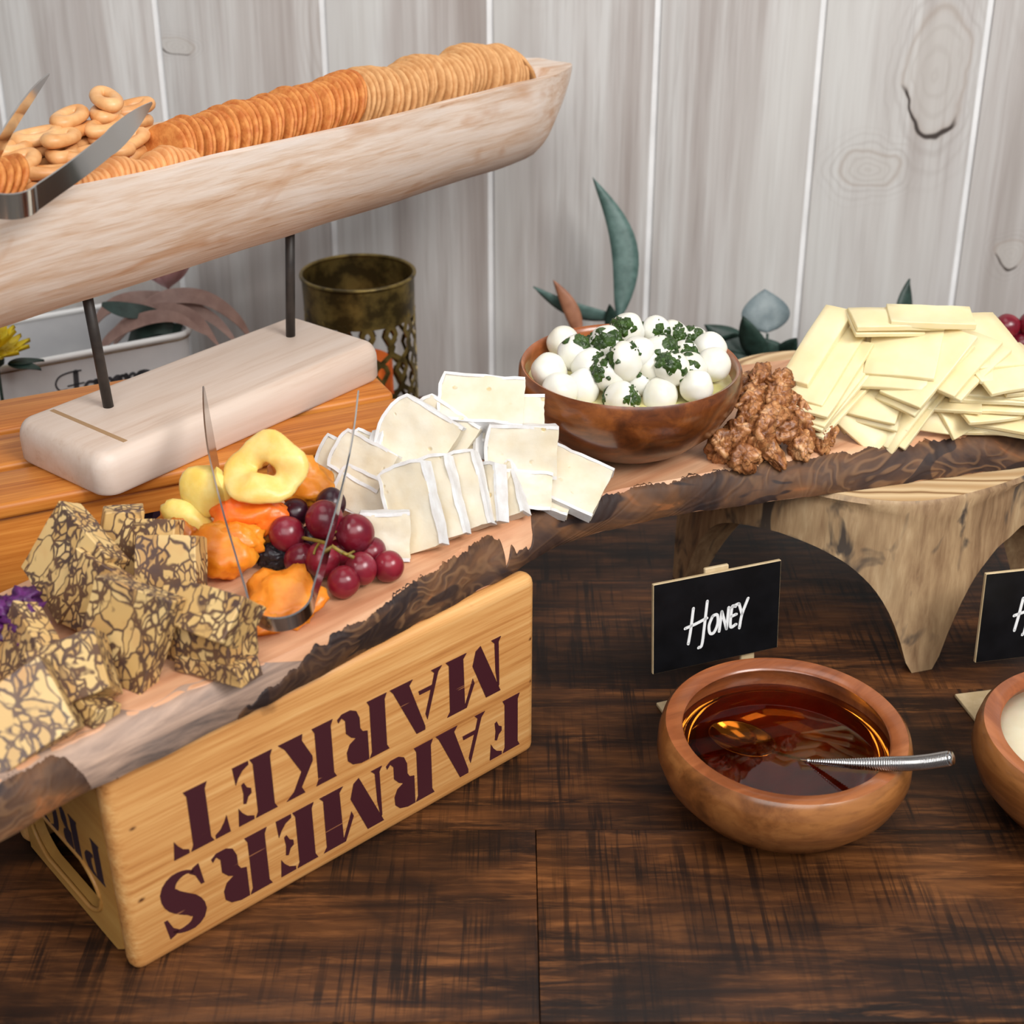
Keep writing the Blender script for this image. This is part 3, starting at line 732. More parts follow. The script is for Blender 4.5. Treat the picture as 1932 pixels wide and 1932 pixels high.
# trough: axis through the rods
ax = (r2 - r1); ax.z = 0; ax.normalize(); ay = Vector((-ax.y, ax.x, 0))
ZR = 0.438 - Z2
S0, S1 = -0.60, 0.388
def half(s):      # half width of the rim at position s from the second rod
    e = (S1 - s) / 0.13
    w_ = 0.066 if e > 1 else 0.066 * (0.30 + 0.70 * math.sin(max(0, e) * math.pi / 2) ** .8)
    return w_ + 0.002 * noise.noise(Vector((s * 9, 0, 0)))
def bot(s):
    e = max(0, (s - 0.318) / (S1 - .318)); return ZTB + 0.078 * e ** 1.15
def rimz(s): return ZR + 0.0055 * max(0, min(1.3, (.05 - s) / .25)) - 0.006 * max(0, (s - .25) / .16) + .0012 * noise.noise(Vector((s * 14, 3, 0)))
NSs, NC = 120, 18; Vo, Fo, Vi, Fi = [], [], [], []
for i in range(NSs + 1):
    s = S0 + (S1 - S0) * i / NSs; h = half(s); zb, zr = bot(s), rimz(s); c = r2 + ax * s
    for k in range(NC + 1):
        a = math.pi * k / NC; u = -math.cos(a); q = math.sin(a) ** .85
        nzv = 0.0018 * noise.noise(Vector((s * 16, u * 3, q * 3)))
        p = c + ay * (u * (h * (1 + .05 * math.sin(a)) + nzv)); p.z = zr - (zr - zb) * q + nzv; Vo.append(p)
    inset = 0.009; end = max(0.0, min(1.0, (0.335 - s) / .03)); dep = (zr - zb) * 0.62 * end
    hi_ = max(0.001, (h - inset)) if end > 0 else max(.001, h - inset)
    for k in range(NC + 1):
        a = math.pi * k / NC; u = -math.cos(a); q = math.sin(a) ** .8
        p = c + ay * (u * hi_); p.z = zr - dep * q - .0005 * q; Vi.append(p)
n = NC + 1
for i in range(NSs):
    for k in range(NC):
        Fo.append([i * n + k, i * n + k + 1, (i + 1) * n + k + 1, (i + 1) * n + k])
        Fi.append([i * n + k, (i + 1) * n + k, (i + 1) * n + k + 1, i * n + k + 1])
o = len(Vo); Vt = Vo + Vi; Ft = Fo + [[x + o for x in q] for q in Fi]
for i in range(NSs):
    Ft.append([i * n, (i + 1) * n, o + (i + 1) * n, o + i * n]); Ft.append([i * n + NC, o + i * n + NC, o + (i + 1) * n + NC, (i + 1) * n + NC])
for i, rev in ((0, False), (NSs, True)):
    for k in range(NC):
        q = [i * n + k, o + i * n + k, o + i * n + k + 1, i * n + k + 1]; Ft.append(q[::-1] if rev else q)
# give the trough its own frame so that its grain runs along it
tr = build('trough', (Vt, Ft), 'trough', stand, sharp=48)
STM = Matrix.Translation((bo.x, bo.y, Z2 + .0005)) @ Matrix.Rotation(bang, 4, 'Z')
def tw(s, off, z):      # trough coordinates -> world: along, across (towards the viewer is negative), absolute z
    p = r2 + ax * s + ay * off; p.z = 0; p = STM @ p; p.z = z; return p
TANG = math.atan2((STM.to_3x3() @ ax).y, (STM.to_3x3() @ ax).x)

# ------------------------------------------------------------------ crackers and biscuits in the trough
def disc(r, th, seed, bumps=0.00035):
    prof = [(0.0001, th * .5), (r * .6, th * .55), (r * .93, th * .5), (r * .985, th * .36), (r, th * .1), (r, -th * .1), (r * .985, -th * .36), (r * .93, -th * .5), (r * .6, -th * .55), (0.0001, -th * .5)]
    v, f = lathe(prof, 40)
    v = [Vector(p) + noise.noise_vector(Vector(p) * 140 + Vector((seed * 5, 0, 0))) * bumps for p in v]
    return v, f
ck = [mesh('cracker', disc(0.0285, 0.0034, k), 'cracker') for k in range(3)]
ckp = [mesh('herb_cracker', disc(0.0290, 0.0038, k + 5, .0005), 'cracker_p') for k in range(3)]
def stand_disc(name, me, s, off, z, lean, yaw, label, group, cat='cracker'):
    o = place(name, me, None, tw(s, off, z))
    rot = Matrix.Rotation(TANG + R(yaw), 3, 'Z') @ Matrix.Rotation(R(90 + lean), 3, 'Y') @ Matrix.Rotation(random.random() * 6.28, 3, 'Z')
    o.rotation_euler = rot.to_euler(); return tag(o, label, cat, group)
ORD = ['first', 'second', 'third', 'fourth', 'fifth', 'sixth', 'seventh', 'eighth', 'ninth', 'tenth', 'eleventh', 'twelfth', 'thirteenth', 'fourteenth', 'fifteenth', 'sixteenth', 'seventeenth', 'eighteenth', 'nineteenth']
def nth(k):
    if k < 19: return ORD[k]
    k += 1; tens = {2: 'twent', 3: 'thirt', 4: 'fort'}[k // 10]
    return tens + 'ieth' if k % 10 == 0 else tens + 'y-' + ORD[k % 10 - 1]
s = -0.124
for k in range(34):
    t = k / 33; z = 0.4335 + .009 * t + 0.0016 * random.uniform(-1, 1)
    stand_disc('golden_cracker', random.choice(ck), s, -0.010 + .0025 * random.uniform(-1, 1), z, 24 + random.uniform(-3, 3), random.uniform(-6, 6),
               nth(k) + ' golden round cracker from the left in the packed row', 'golden crackers in the trough')
    s += 0.0060
for k in range(33):
    t = k / 32; z = 0.4385 + 0.0025 * math.sin(k * .62) - (0.012 * max(0, t - .9) * 10)
    stand_disc('herb_cracker', random.choice(ckp), s, -0.006 + 0.003 * math.sin(k * .62), z, 22 - 10 * t + random.uniform(-4, 4), random.uniform(-7, 7) + 8 * t,
               nth(k) + ' pale herb cracker counted from the golden crackers rightwards', 'pale herb crackers in the trough')
    s += 0.0069
lb = place('herb_cracker', ckp[0], None, tw(s + .004, -.004, 0.434)); lb.rotation_euler = (Matrix.Rotation(TANG, 3, 'Z') @ Matrix.Rotation(R(62), 3, 'Y')).to_euler()
tag(lb, 'pale herb cracker at the very right end, leaning against the trough rim', 'cracker')
wf = mesh('wafer', disc(0.017, 0.0042, 3, .0003), 'wafer')
for k in range(23):
    stand_disc('small_wafer', wf, -0.243 + k * 0.0053, -0.040 + .001 * random.uniform(-1, 1), 0.4335 + 0.003 * math.sin(k * .8), 26 + random.uniform(-4, 4), random.uniform(-4, 4),
               nth(k) + ' small tan wafer from the left along the near trough rim', 'small wafers along the trough rim', 'wafer')
dw = mesh('dark_wafer', disc(0.0185, 0.0036, 2), 'cracker')
for k in range(6):
    stand_disc('dark_wafer', dw, -0.262 - k * .006, -0.022, 0.449, 34, 0, nth(k) + ' toasted wafer from the right beside the tongs bend', 'toasted wafers at the left edge', 'wafer')
# oval ring biscuits in stacks
def ringbis():
    V, F = [], []; NU, NV = 28, 12
    for i in range(NU):
        a = 2 * math.pi * i / NU
        for j in range(NV):
            b = 2 * math.pi * j / NV; r = 0.0062 * (1 + .12 * math.cos(2 * a))
            V.append(((0.0155 + r * math.cos(b)) * math.cos(a), (0.0075 + r * math.cos(b)) * math.sin(a), r * 0.86 * math.sin(b)))
    for i in range(NU):
        for j in range(NV):
            F.append([i * NV + j, ((i + 1) % NU) * NV + j, ((i + 1) % NU) * NV + (j + 1) % NV, i * NV + (j + 1) % NV])
    return V, F
rb = mesh('ring_biscuit', xf(ringbis(), Matrix.Scale(.92, 4)), 'biscuit')
# stacks: (s, across, top z, count, yaw)
for si, (s_, off, zt, nn, yw) in enumerate(((-0.252, .006, .466, 6, 20), (-0.222, -.012, .458, 5, -30), (-0.226, .024, .470, 5, 15), (-0.196, .010, .474, 5, 40), (-0.196, -.016, .446, 3, 0), (-0.172, .030, .482, 5, 10), (-0.166, .000, .460, 4, -20),
                            (-0.140, .030, .490, 6, 60), (-0.138, .008, .462, 4, 25), (-0.112, .036, .478, 4, 0), (-0.158, -.024, .438, 2, 35), (-0.282, .02, .458, 5, 0), (-0.268, -.018, .446, 4, 50), (-0.185, -.004, .462, 4, 10), (-0.238, .004, .466, 5, 30), (-0.205, .030, .474, 4, -15), (-0.150, .018, .474, 4, 5))):
    zt -= .010
    for k in range(nn):
        p = tw(s_ + random.uniform(-.002, .002), off + random.uniform(-.002, .002), zt - k * 0.0098 - .004)
        o = place('ring_biscuit', rb, None, p, (R(random.uniform(-9, 9)), R(random.uniform(-9, 9)), TANG + R(yw + random.uniform(-18, 18))))
        tag(o, 'ring biscuit, ' + nth(k) + ' from the top of its stack, the stack ' + nth(sorted(range(17), key=lambda q: (-.252, -.222, -.226, -.196, -.1961, -.172, -.166, -.14, -.138, -.112, -.158, -.282, -.268, -.185, -.238, -.205, -.15)[q]).index(si)) + ' from the left', 'biscuit', 'ring biscuits heaped in the trough')

# ------------------------------------------------------------------ tongs
def tongs(name, label, tipA, tipB, bend, bw, w0, w1, hint, armwid, flare):
    t = thing(name, label, 'tongs', bend)
    tipA, tipB, bend = Vector(tipA) - bend, Vector(tipB) - bend, Vector((0, 0, 0))
    mid = (tipA + tipB) / 2; back = (bend - mid).normalized(); side = (tipB - tipA); side = (side - back * side.dot(back)).normalized()
    nrm = side.cross(back).normalized()
    if nrm.dot(Vector(hint)) < 0: nrm = -nrm
    shoulders = [bend - side * bw - back * bw, bend + side * bw - back * bw]
    arc = [bend - back * bw + (back * math.cos(q) + side * math.sin(q)) * bw for q in [math.pi * (i / 20 - .5) for i in range(21)]]
    build('bend', sweep(arc, [nrm] * 21, [w0] * 21, [.0007] * 21), 'steel', t, sharp=40)
    for tip, sh, sg in ((tipA, arc[0], -1), (tipB, arc[-1], 1)):
        n = 24; P, Hh, Sd = [], [], []
        dirn = (tip - sh)
        for i in range(n + 1):
            u = i / n; bow = math.sin(math.pi * u) * 0.004 * sg
            P.append(sh + dirn * u + side * bow)
            wd = w0 + (w1 - w0) * min(1, u / .55) if u < .55 else w1 * (1 - ((u - .55) / .45) ** 2.2) + armwid
            Hh.append(max(.0008, wd)); Sd.append((nrm + side * sg * flare * min(1, max(0, (u - .15) / .5))).normalized())
        build('arm', sweep(P, Sd, Hh, [.0006] * (n + 1)), 'steel', t, sharp=40)
    return t
tongs('steel_tongs', 'steel serving tongs standing open among the dried fruit and grapes', at(384, 730, .285), at(676, 738, .285), at(531, 1178, .221), .0205, .0062, .0085, (0, -.4, 1), .0007, .28)
tongs('trough_tongs', 'steel serving tongs lying over the biscuits at the left of the trough', at(92, 140, .502), at(286, 194, .486), at(-6, 388, .4585), .018, .0088, .0080, (0, -.6, 1), .0007, -.25)

# ------------------------------------------------------------------ bowls
def bowl(name, label, loc, prof, mat, matin, rot=0.0):
    t = thing(name, label, 'bowl', loc, (0, 0, rot))
    out_, in_ = prof
    build('shell', lathe(out_, 96), mat, t, sharp=60)
    build('inside', lathe(in_, 96), matin, t, sharp=60)
    return t
mz = Vector((0.096, 1.041, ZT + .0005))
mo = [(.0001, 0), (.032, 0), (.038, .003), (.058, .014), (.076, .030), (.087, .048), (.0912, .062), (.0905, .073), (.0885, .0765)]
mi = [(.0885, .0765), (.0860, .0755), (.0850, .070), (.082, .055), (.070, .034), (.045, .016), (.0001, .010)]
bowl('mozzarella_bowl', 'glossy dark acacia bowl holding mozzarella balls with pesto on the board', mz, (mo, mi), 'bowl_d', 'bowl_in', .7)
wv = lathe([(.0836, .0615), (.05, .062), (.0001, .062), ], 64)
o = build('bowl_dressing', wv, 'whey', None, loc=mz); tag(o, 'pale oily dressing under the mozzarella balls in the bowl', 'dressing'); o['kind'] = 'stuff'
balls = [(1037, 700), (1063, 645), (1086, 668), (1143, 650), (1184, 624), (1237, 627), (1267, 632), (1307, 645), (1346, 688), (1338, 663), (1314, 728), (1246, 748), (1173, 754), (1099, 732), (1056, 738), (1149, 706), (1208, 718), (1244, 664), (1266, 696), (1206, 667), (1178, 682), (1112, 690), (1226, 692), (1290, 672), (1120, 668), (1300, 700)]
plainb = {0, 1, 8, 9, 10, 11, 13, 14, 19}
def flakes(r, shape, n, seed, spread):
    rnd = random.Random(seed); V, F = [], []
    dirs = []
    base = [Vector((rnd.uniform(-1, 1), rnd.uniform(-1, .3), rnd.uniform(-.1, 1))).normalized() for _ in range(2)]
    for _ in range(n):
        d = (rnd.choice(base) + Vector((rnd.gauss(0, spread), rnd.gauss(0, spread), rnd.gauss(0, spread)))).normalized()
        a = d.orthogonal().normalized(); b = d.cross(a); sz = rnd.choice((.0010, .0018, .0034, .0046)) * rnd.uniform(.8, 1.2); m_ = rnd.randint(6, 9); o = len(V)
        ring = []
        for k in range(m_):
            q = 2 * math.pi * k / m_; s_ = sz * rnd.uniform(.45, 1.2)
            dd = (d * r + (a * math.cos(q) + b * math.sin(q)) * s_).normalized()
            ring.append(shape(dd) + dd * rnd.uniform(.0001, .0006))
        V += [shape(d) + d * .0016] + ring
        for k in range(m_): F.append([o, o + 1 + k, o + 1 + (k + 1) % m_])
    return V, F
for i, (px, py) in enumerate(balls):
    z = .29
    for _ in range(8):
        p = at(px, py, z); rr = min(1, (p - mz).xy.length / .086)
        z = mz.z + .0665 + 0.031 * (1 - rr ** 1.7) - (.008 if i > 20 else 0)
    sc = (1.0, random.uniform(.95, 1.05), random.uniform(.95, 1.12)); rad = .0142 * random.uniform(.94, 1.04); sd = i * 1.7
    def shape(d, rad=rad, sc=sc, sd=sd):
        k = 1 + .10 * noise.noise(d * 1.2 + Vector((sd, 0, 0))); return Vector((d.x * sc[0], d.y * sc[1], d.z * sc[2])) * rad * k
    bm = bmesh.new(); bmesh.ops.create_icosphere(bm, subdivisions=4, radius=1)
    for v in bm.verts: v.co = shape(v.co.normalized())
    o = build('mozzarella_ball', grab(bm), 'mozz', None, loc=p)
    pl = i in plainb
    row = next(i for i, lim in enumerate((720, 690, 660, 0)) if py >= lim)
    same = sorted(q[0] for q in balls if next(i for i, lim in enumerate((720, 690, 660, 0)) if q[1] >= lim) == row)
    tag(o, nth(same.index(px)) + (' bare white' if pl else ' pesto-flecked') + ' mozzarella ball, counted from the left in the ' + ('front', 'second', 'third', 'back')[row] + ' row', 'cheese', 'bare mozzarella balls' if pl else 'pesto mozzarella balls')
    if not pl:
        h = build('pesto_flakes', flakes(rad, shape, 46, i + 3, .34), 'herb', o, smooth=False); h['kind'] = 'stuff'

hb = Vector((0.2040, 0.8265, 0.0))
ho = [(.0001, 0), (.050, 0), (.058, .002), (.076, .014), (.089, .030), (.0945, .045), (.0940, .058), (.0918, .067), (.0890, .0700)]
hi2 = [(.0890, .0700), (.0778, .0688), (.0762, .0665), (.0815, .056), (.0815, .046), (.078, .034), (.066, .020), (.045, .0125), (.0001, .011)]
bowl('honey_bowl', 'brown acacia bowl filled with clear amber honey in front of the sign', hb, (ho, hi2), 'bowl_l', 'bowl_in', 2.1)
hv = lathe([(.0001, .0126), (.044, .0140), (.0655, .0215), (.0778, .0355), (.0820, .0455), (.0822, .0500), (.06, .0500), (.0001, .0500)], 96)
o = build('honey', hv, 'honey', None, loc=hb, sharp=50); tag(o, 'translucent amber honey filling the wooden bowl with a spoon in it', 'honey')
# spoon: bowl under the honey, ribbed handle over the rim
sp = thing('honey_spoon', 'steel spoon with ribbed handle resting in the honey', 'spoon', hb)
hA = at(1528, 1436, .0515) - hb; hB = at(1690, 1441, .0775) - hb; hC = at(1796, 1430, .098) - hb
NH = 420
P = catmull([hA, (hA + hB) / 2 + Vector((0, 0, -.001)), hB, (hB + hC) / 2 + Vector((0, 0, -.0012)), hC], NH)
rad = [(.0011 + .0037 * min(1, i / NH / .45) ** .75) * (1 + (.17 * math.sin(i * 2 * math.pi / 6.0) if i < NH - 6 else 0)) for i in range(NH + 1)]
build('ribbed_handle', tube(P, rad, 12), 'steel', sp)
sb = at(1398, 1412, .034) - hb; dr = (sb - hA); dr.z = 0; dr.normalize(); sd_ = Vector((-dr.y, dr.x, 0))
V, F = [], []; NU, NV = 16, 32
for s_ in (0, 1):
    for i in range(NU + 1):
        q = i / NU
        for j in range(NV):
            a = 2 * math.pi * j / NV; p = sb + dr * (.028 * q * math.cos(a)) + sd_ * (.0195 * q * math.sin(a)); p.z = sb.z - .0045 + .0085 * q * q - (.0007 if s_ else 0) + 0.004 * (-q * math.cos(a)) * .5; V.append(p)
mm_ = (NU + 1) * NV
for i in range(NU):
    for j in range(NV):
        k = (j + 1) % NV; a, b, c, d = i * NV + j, i * NV + k, (i + 1) * NV + k, (i + 1) * NV + j
        F += [[a, d, c, b], [mm_ + a, mm_ + b, mm_ + c, mm_ + d]]
for j in range(NV): k = (j + 1) % NV; F.append([NU * NV + j, mm_ + NU * NV + j, mm_ + NU * NV + k, NU * NV + k])
build('spoon_bowl', (V, F), 'steel', sp)
build('neck', tube(catmull([sb - dr * .027 + Vector((0, 0, .005)), (sb - dr * .03 + hA) / 2 + Vector((0, 0, .003)), hA], 14), .0018, 8), 'steel', sp)

b2 = at(2094, 1388, .07); b2.z = 0
bowl('sauce_bowl', 'brown acacia bowl of cream dip cut off by the right edge', b2, (ho, hi2), 'bowl_l', 'bowl_in', .4)
o = build('cream_dip', lathe([(.0001, .012), (.045, .0135), (.066, .021), (.079, .035), (.0820, .0455), (.0820, .0590), (.05, .0600), (.0001, .0605)], 64), 'sauce', None, loc=b2); tag(o, 'smooth cream-coloured dip in the bowl at the right edge', 'dip')

# ------------------------------------------------------------------ chalkboard signs
def stroke(pts, r=.0016, n=10):
    P = catmull([Vector((a, 0, b)) for a, b in pts], n * (len(pts) - 1)) if len(pts) > 2 else [Vector((a, 0, b)) for a, b in pts]
    sc = []; V, F = [], []
    for i, p in enumerate(P):
        t = (P[min(i + 1, len(P) - 1)] - P[max(i - 1, 0)]).normalized(); k = Vector((-t.z, 0, t.x)) * r
        V += [p + k, p - k]
    V = [Vector((v.x, -.0003, v.z)) for v in V] + [Vector((v.x, .0001, v.z)) for v in V]; n2 = len(P) * 2
    for i in range(len(P) - 1):
        a = 2 * i; F += [[a, a + 1, a + 3, a + 2][::-1], [a, a + 2, n2 + a + 2, n2 + a], [a + 1, n2 + a + 1, n2 + a + 3, a + 3]]
    # round ends
    for p in (P[0], P[-1]):
        o = len(V); V += [Vector((p.x + r * math.cos(q), -.0003, p.z + r * math.sin(q))) for q in [2 * math.pi * k / 10 for k in range(10)]]; F.append(list(range(o, o + 10))[::-1])
    return V, F
def sign(name, label, bl, br, hgt, lean, words, footdy, px0):
    d = (br - bl); d.z = 0; Wd = d.length; ang = math.atan2(d.y, d.x)
    t = thing(name, label, 'sign', (bl.x, bl.y, 0), (0, 0, ang))
    M = Matrix.Translation((0, 0, bl.z)) @ Matrix.Rotation(-lean, 4, 'X')
    pn = build('panel', xf(rbox(0, Wd, 0.0002, .0034, 0, hgt, .0004, 1), M), 'ply', t, sharp=30)
    build('blackboard', xf(rbox(0.0006, Wd - .0006, -.0002, .0003, 0.0006, hgt - .0006, 0), M), 'chalk', t, smooth=False)
    build('back_tab', xf(rbox(Wd * .41, Wd * .60, .0036, .0070, hgt * .3, hgt + .0035, .0008, 1), M), 'ply', t, sharp=30)
    build('post', xf(rbox(Wd * .72, Wd * .83, .0036, .0075, -bl.z * .93, hgt * .5, .0008, 1), M), 'ply', t, sharp=30)
    build('foot_plate', rbox(Wd * px0, Wd * .95, -footdy, .014, 0, .0035, .001, 2), 'ply', t, sharp=30)
    for wv_ in words:
        v, f = join(*[stroke([((.245 + (a - .265) * .90) * Wd, (b + .03) * hgt) for a, b in s_], .00125) for s_ in wv_])
        build('letter', ([M @ (Vector(p) + Vector((0, -.0003, 0))) for p in v], f), 'chalk_ink', pn, smooth=False)
    return t
HON = [[[(.335, .63), (.315, .40), (.295, .24)], [(.455, .68), (.435, .42), (.415, .20), (.385, .17)], [(.265, .42), (.36, .45), (.455, .49)]],
       [[(.505, .50), (.475, .40), (.485, .31), (.52, .31), (.55, .40), (.545, .50), (.505, .50)]],
       [[(.565, .31), (.585, .53)], [(.585, .53), (.63, .32)], [(.63, .32), (.645, .56)]],
       [[(.705, .555), (.675, .55), (.665, .34), (.715, .35)], [(.67, .45), (.715, .465)], [(.67, .555), (.735, .58)]],
       [[(.735, .58), (.765, .45)], [(.815, .62), (.765, .45), (.745, .30)]]]
bl, br = at(1232, 1273, .044), at(1467, 1222, .044)
sign('honey_sign', 'small chalkboard sign reading HONEY behind the honey bowl', bl, br, .0815, R(6), HON, .036, .10)
bl2 = at(1840, 1251, .044); br2 = bl2 + Vector((math.cos(R(11)), math.sin(R(11)), 0)) * (br - bl).length
H2 = [[[(.335, .66), (.315, .46), (.295, .30)], [(.415, .70), (.40, .50), (.385, .28), (.37, .24)], [(.275, .47), (.45, .53)]]]
sign('dip_sign', 'small chalkboard sign starting with H, cut off at the right edge', bl2, br2, .0815, R(6), H2, .036, -.04)

# ------------------------------------------------------------------ bronze lantern
VC = aty(675, 515, 1.42); VR = .0605; VH = VC.z
lan = thing('bronze_lantern', 'pierced antique bronze candle lantern standing against the plank wall', 'lantern', (VC.x, 1.42, 0))
def shell(z0, z1, r0, r1, th=.0012, n=64):
    return lathe([(r0, z0), (r1, z1), (r1 - th, z1), (r0 - th, z0)], n, True)
build('top_band', shell(VH * .80, VH, VR * .985, VR), 'bronze', lan, sharp=40)
build('rim', lathe([(VR + .0022 * math.cos(a), VH + .0022 * math.sin(a)) for a in [2 * math.pi * k / 10 for k in range(10)]], 64, True), 'bronze', lan)
build('foot_band', shell(0, .02, VR * .98, VR * .985), 'bronze', lan, sharp=40)
NR = 14
for sg in (-1, 1):
    for k in range(NR):
        P, Sd = [], []
        for i in range(25):
            t = i / 24; z = .015 + (VH * .82 - .015) * t; a = 2 * math.pi * k / NR + sg * t * 2 * math.pi / NR * 2.2 + .13 * math.sin(t * 8 * math.pi) * sg
            P.append(Vector((VR * .984 * math.cos(a), VR * .984 * math.sin(a), z))); Sd.append(Vector((-math.sin(a), math.cos(a), 0)))
        build('lattice_strip', sweep(P, Sd, [.0027] * 25, [.0006] * 25), 'bronze', lan, sharp=40)
o = build('candle', lathe([(.0001, 0), (.032, 0), (.033, .003), (.033, .118), (.030, .122), (.0001, .118)], 40), 'orange_wax', None, loc=(VC.x, 1.42, .0005), sharp=40); tag(o, 'orange candle glimpsed through the pierced bronze lantern', 'candle')

# ------------------------------------------------------------------ white metal bin with flowers behind the slatted crate
ZK = .165
q0, q1 = at(-30, 702, ZK), at(366, 628, ZK); dk = (q1 - q0); dk.z = 0; dk.normalize(); nk = Vector((-dk.y, dk.x, 0))
KL = .40; KW = .13; ko = q1 - dk * KL; kang = math.atan2(dk.y, dk.x)
bn = thing('enamel_bin', 'white enamel tin planter with black lettering behind the slatted crate', 'planter', (ko.x, ko.y, 0), (0, 0, kang))
def rrect(L, W, r, n=6):
    pts = []
    for cx, cy, a0_ in ((L - r, r, -90), (L - r, W - r, 0), (r, W - r, 90), (r, r, 180)):
        for k in range(n + 1):
            a = R(a0_ + 90 * k / n); pts.append((cx + r * math.cos(a), cy + r * math.sin(a)))
    return pts
rr_ = rrect(KL, KW, .02); n = len(rr_)
def prism(ins0, ins1, z0, z1):
    c = Vector((KL / 2, KW / 2))
    def sc(p, i): v = Vector(p) - c; return c + Vector((v.x * (1 - i / (KL / 2)), v.y * (1 - i / (KW / 2))))
    return [(*sc(p, ins0), z0) for p in rr_] + [(*sc(p, ins1), z1) for p in rr_]
V = prism(.012, 0, 0, ZK) + prism(.0135, .0015, .002, ZK); F = []
for i in range(n):
    j = (i + 1) % n; F += [[i, j, n + j, n + i], [2 * n + i, 3 * n + i, 3 * n + j, 2 * n + j], [n + i, n + j, 3 * n + j, 3 * n + i]]
F += [list(range(n))[::-1], list(range(2 * n, 3 * n))]
bnb = build('body', (V, F), 'tin', bn, sharp=40)
rim = [Vector((x, y, ZK)) for x, y in rr_]; rim.append(rim[0]); rim.append(rim[1])
build('rolled_rim', tube(rim, .0035, 8, False), 'tin_rim', bn)
rim2 = [Vector((x, y, ZK - .005)) for x, y in rr_]; rim2.append(rim2[0])
build('rust_line', tube(rim2, .0009, 6, False), 'rust', bn)
# printed lettering "Farm Home" in a serif hand
def xk(px, py): return (at(px, py, ZK - .03) - Vector((ko.x, ko.y, ZK - .03))).dot(dk)
def pr_letter(strokes, x, z, s_):
    parts = []
    for st_, r_ in strokes: 
        v, f = stroke([(x + a * s_, z + b * s_) for a, b in st_], r_ * s_); parts.append((v, f))
    v, f = join(*parts)
    M = Matrix.Translation((0, .012 * (1 - (ZK - .03) / ZK) - .0006, 0))
    lean = math.atan2(.012, ZK)
    v = [Vector((p[0], p[1] + .012 * (1 - p[2] / ZK) - .0003, p[2])) for p in v]
    build('letter', (v, f), 'print', bnb, smooth=False)
lets = {'F': [([(.9, 1.0), (.5, 1.0), (.15, .9), (0, .65), (.1, .4), (.35, .38)], .03), ([(.72, .98), (.68, .4), (.6, 0)], .09), ([(.4, .5), (.95, .52)], .03)],
        'a': [([(.5, .45), (.2, .5), (.05, .25), (.2, 0), (.5, .2)], .06), ([(.55, .5), (.52, .1), (.65, 0)], .09)],
        'r': [([(.1, .5), (.12, 0)], .09), ([(.14, .3), (.3, .5), (.5, .48)], .05)],
        'm': [([(.08, .5), (.1, 0)], .08), ([(.12, .35), (.3, .5), (.4, .4), (.4, 0)], .06), ([(.42, .35), (.6, .5), (.72, .4), (.72, 0)], .07)],
        'o': [([(.3, .5), (.06, .3), (.12, .05), (.35, 0), (.55, .2), (.5, .42), (.3, .5)], .06)],
        'e': [([(.08, .26), (.5, .3), (.45, .48), (.2, .5), (.05, .25), (.2, .02), (.5, .08)], .055)]}
xs = xk(100, 720); xe = xk(262, 690); sz = .030
for ch, fx in (('F', 0), ('a', .30), ('r', .42), ('m', .50), ('o', .66), ('m', .78), ('e', .92)):
    pr_letter(lets[ch], xs + (xe - xs) * fx, ZK - .048, sz)
# leaves and flowers standing in the bin
def leafobj(parent, L, W, mat, p0, yaw, pitch, roll=0, bend=.2, curl=.15, name='leaf'):
    o = build(name, leafmesh(L, W, bend, curl), mat, parent, loc=p0)
    o.rotation_euler = (Matrix.Rotation(R(yaw), 3, 'Z') @ Matrix.Rotation(R(pitch), 3, 'X') @ Matrix.Rotation(R(roll), 3, 'Y')).to_euler(); return o
kc = ko + dk * (KL - .10) + nk * (KW * .5)
spr = thing('mauve_leaf_spray', 'spray of mauve-brown leaves spilling over the tin planter rim', 'plant', (kc.x, kc.y, .13))
def ribbon_leaf(parent, origin, pts, wd, mat, tw_=0.0):
    P = catmull([aty(*p) - origin for p in pts], 26); n_ = len(P)
    Sd = [Vector((0, .5 + .2 * math.sin(i * .2 + tw_), .8)).normalized() for i in range(n_)]
    Hh = [max(.0006, wd * math.sin(math.pi * min(1, .04 + .96 * i / (n_ - 1))) ** .7) for i in range(n_)]
    build('leaf', sweep(P, Sd, Hh, [.0005] * n_), mat, parent, sharp=40)
ks = kc.y
for pts, wd, mt in ((((205, 640, ks), (250, 600, ks), (310, 562, ks + .01), (385, 562, ks + .02), (445, 600, ks + .03), (480, 650, ks + .04)), .0085, 'leaf_mauve'),
                    (((190, 660, ks), (235, 612, ks), (300, 585, ks), (365, 598, ks - .01), (415, 655, ks - .02)), .0080, 'leaf_mauve'),
                    (((215, 650, ks + .02), (270, 590, ks + .02), (335, 574, ks + .02), (400, 600, ks + .02), (450, 650, ks + .02)), .0075, 'leaf_mauve'),
                    (((165, 700, ks - .02), (205, 640, ks - .02), (265, 604, ks - .02), (330, 598, ks - .02), (390, 632, ks - .02)), .0075, 'leaf_mauve'),
                    (((170, 620, ks + .03), (205, 580, ks + .03), (260, 562, ks + .03), (350, 556, ks + .04)), .0085, 'leaf_mauve'),
                    (((240, 660, ks), (260, 625, ks), (300, 612, ks), (350, 640, ks)), .012, 'leaf_dark'), (((230, 668, ks + .02), (290, 625, ks + .02), (345, 625, ks + .02)), .012, 'leaf_dark'),
                    (((300, 665, ks), (320, 630, ks), (345, 612, ks)), .008, 'leaf_dark')):
    ribbon_leaf(spr, kc + Vector((0, 0, .13 - kc.z)), pts, wd, mt)
gl = thing('green_leaf', 'dark green pointed leaf lying over the tin planter', 'leaf', aty(196, 585, ks - .01))
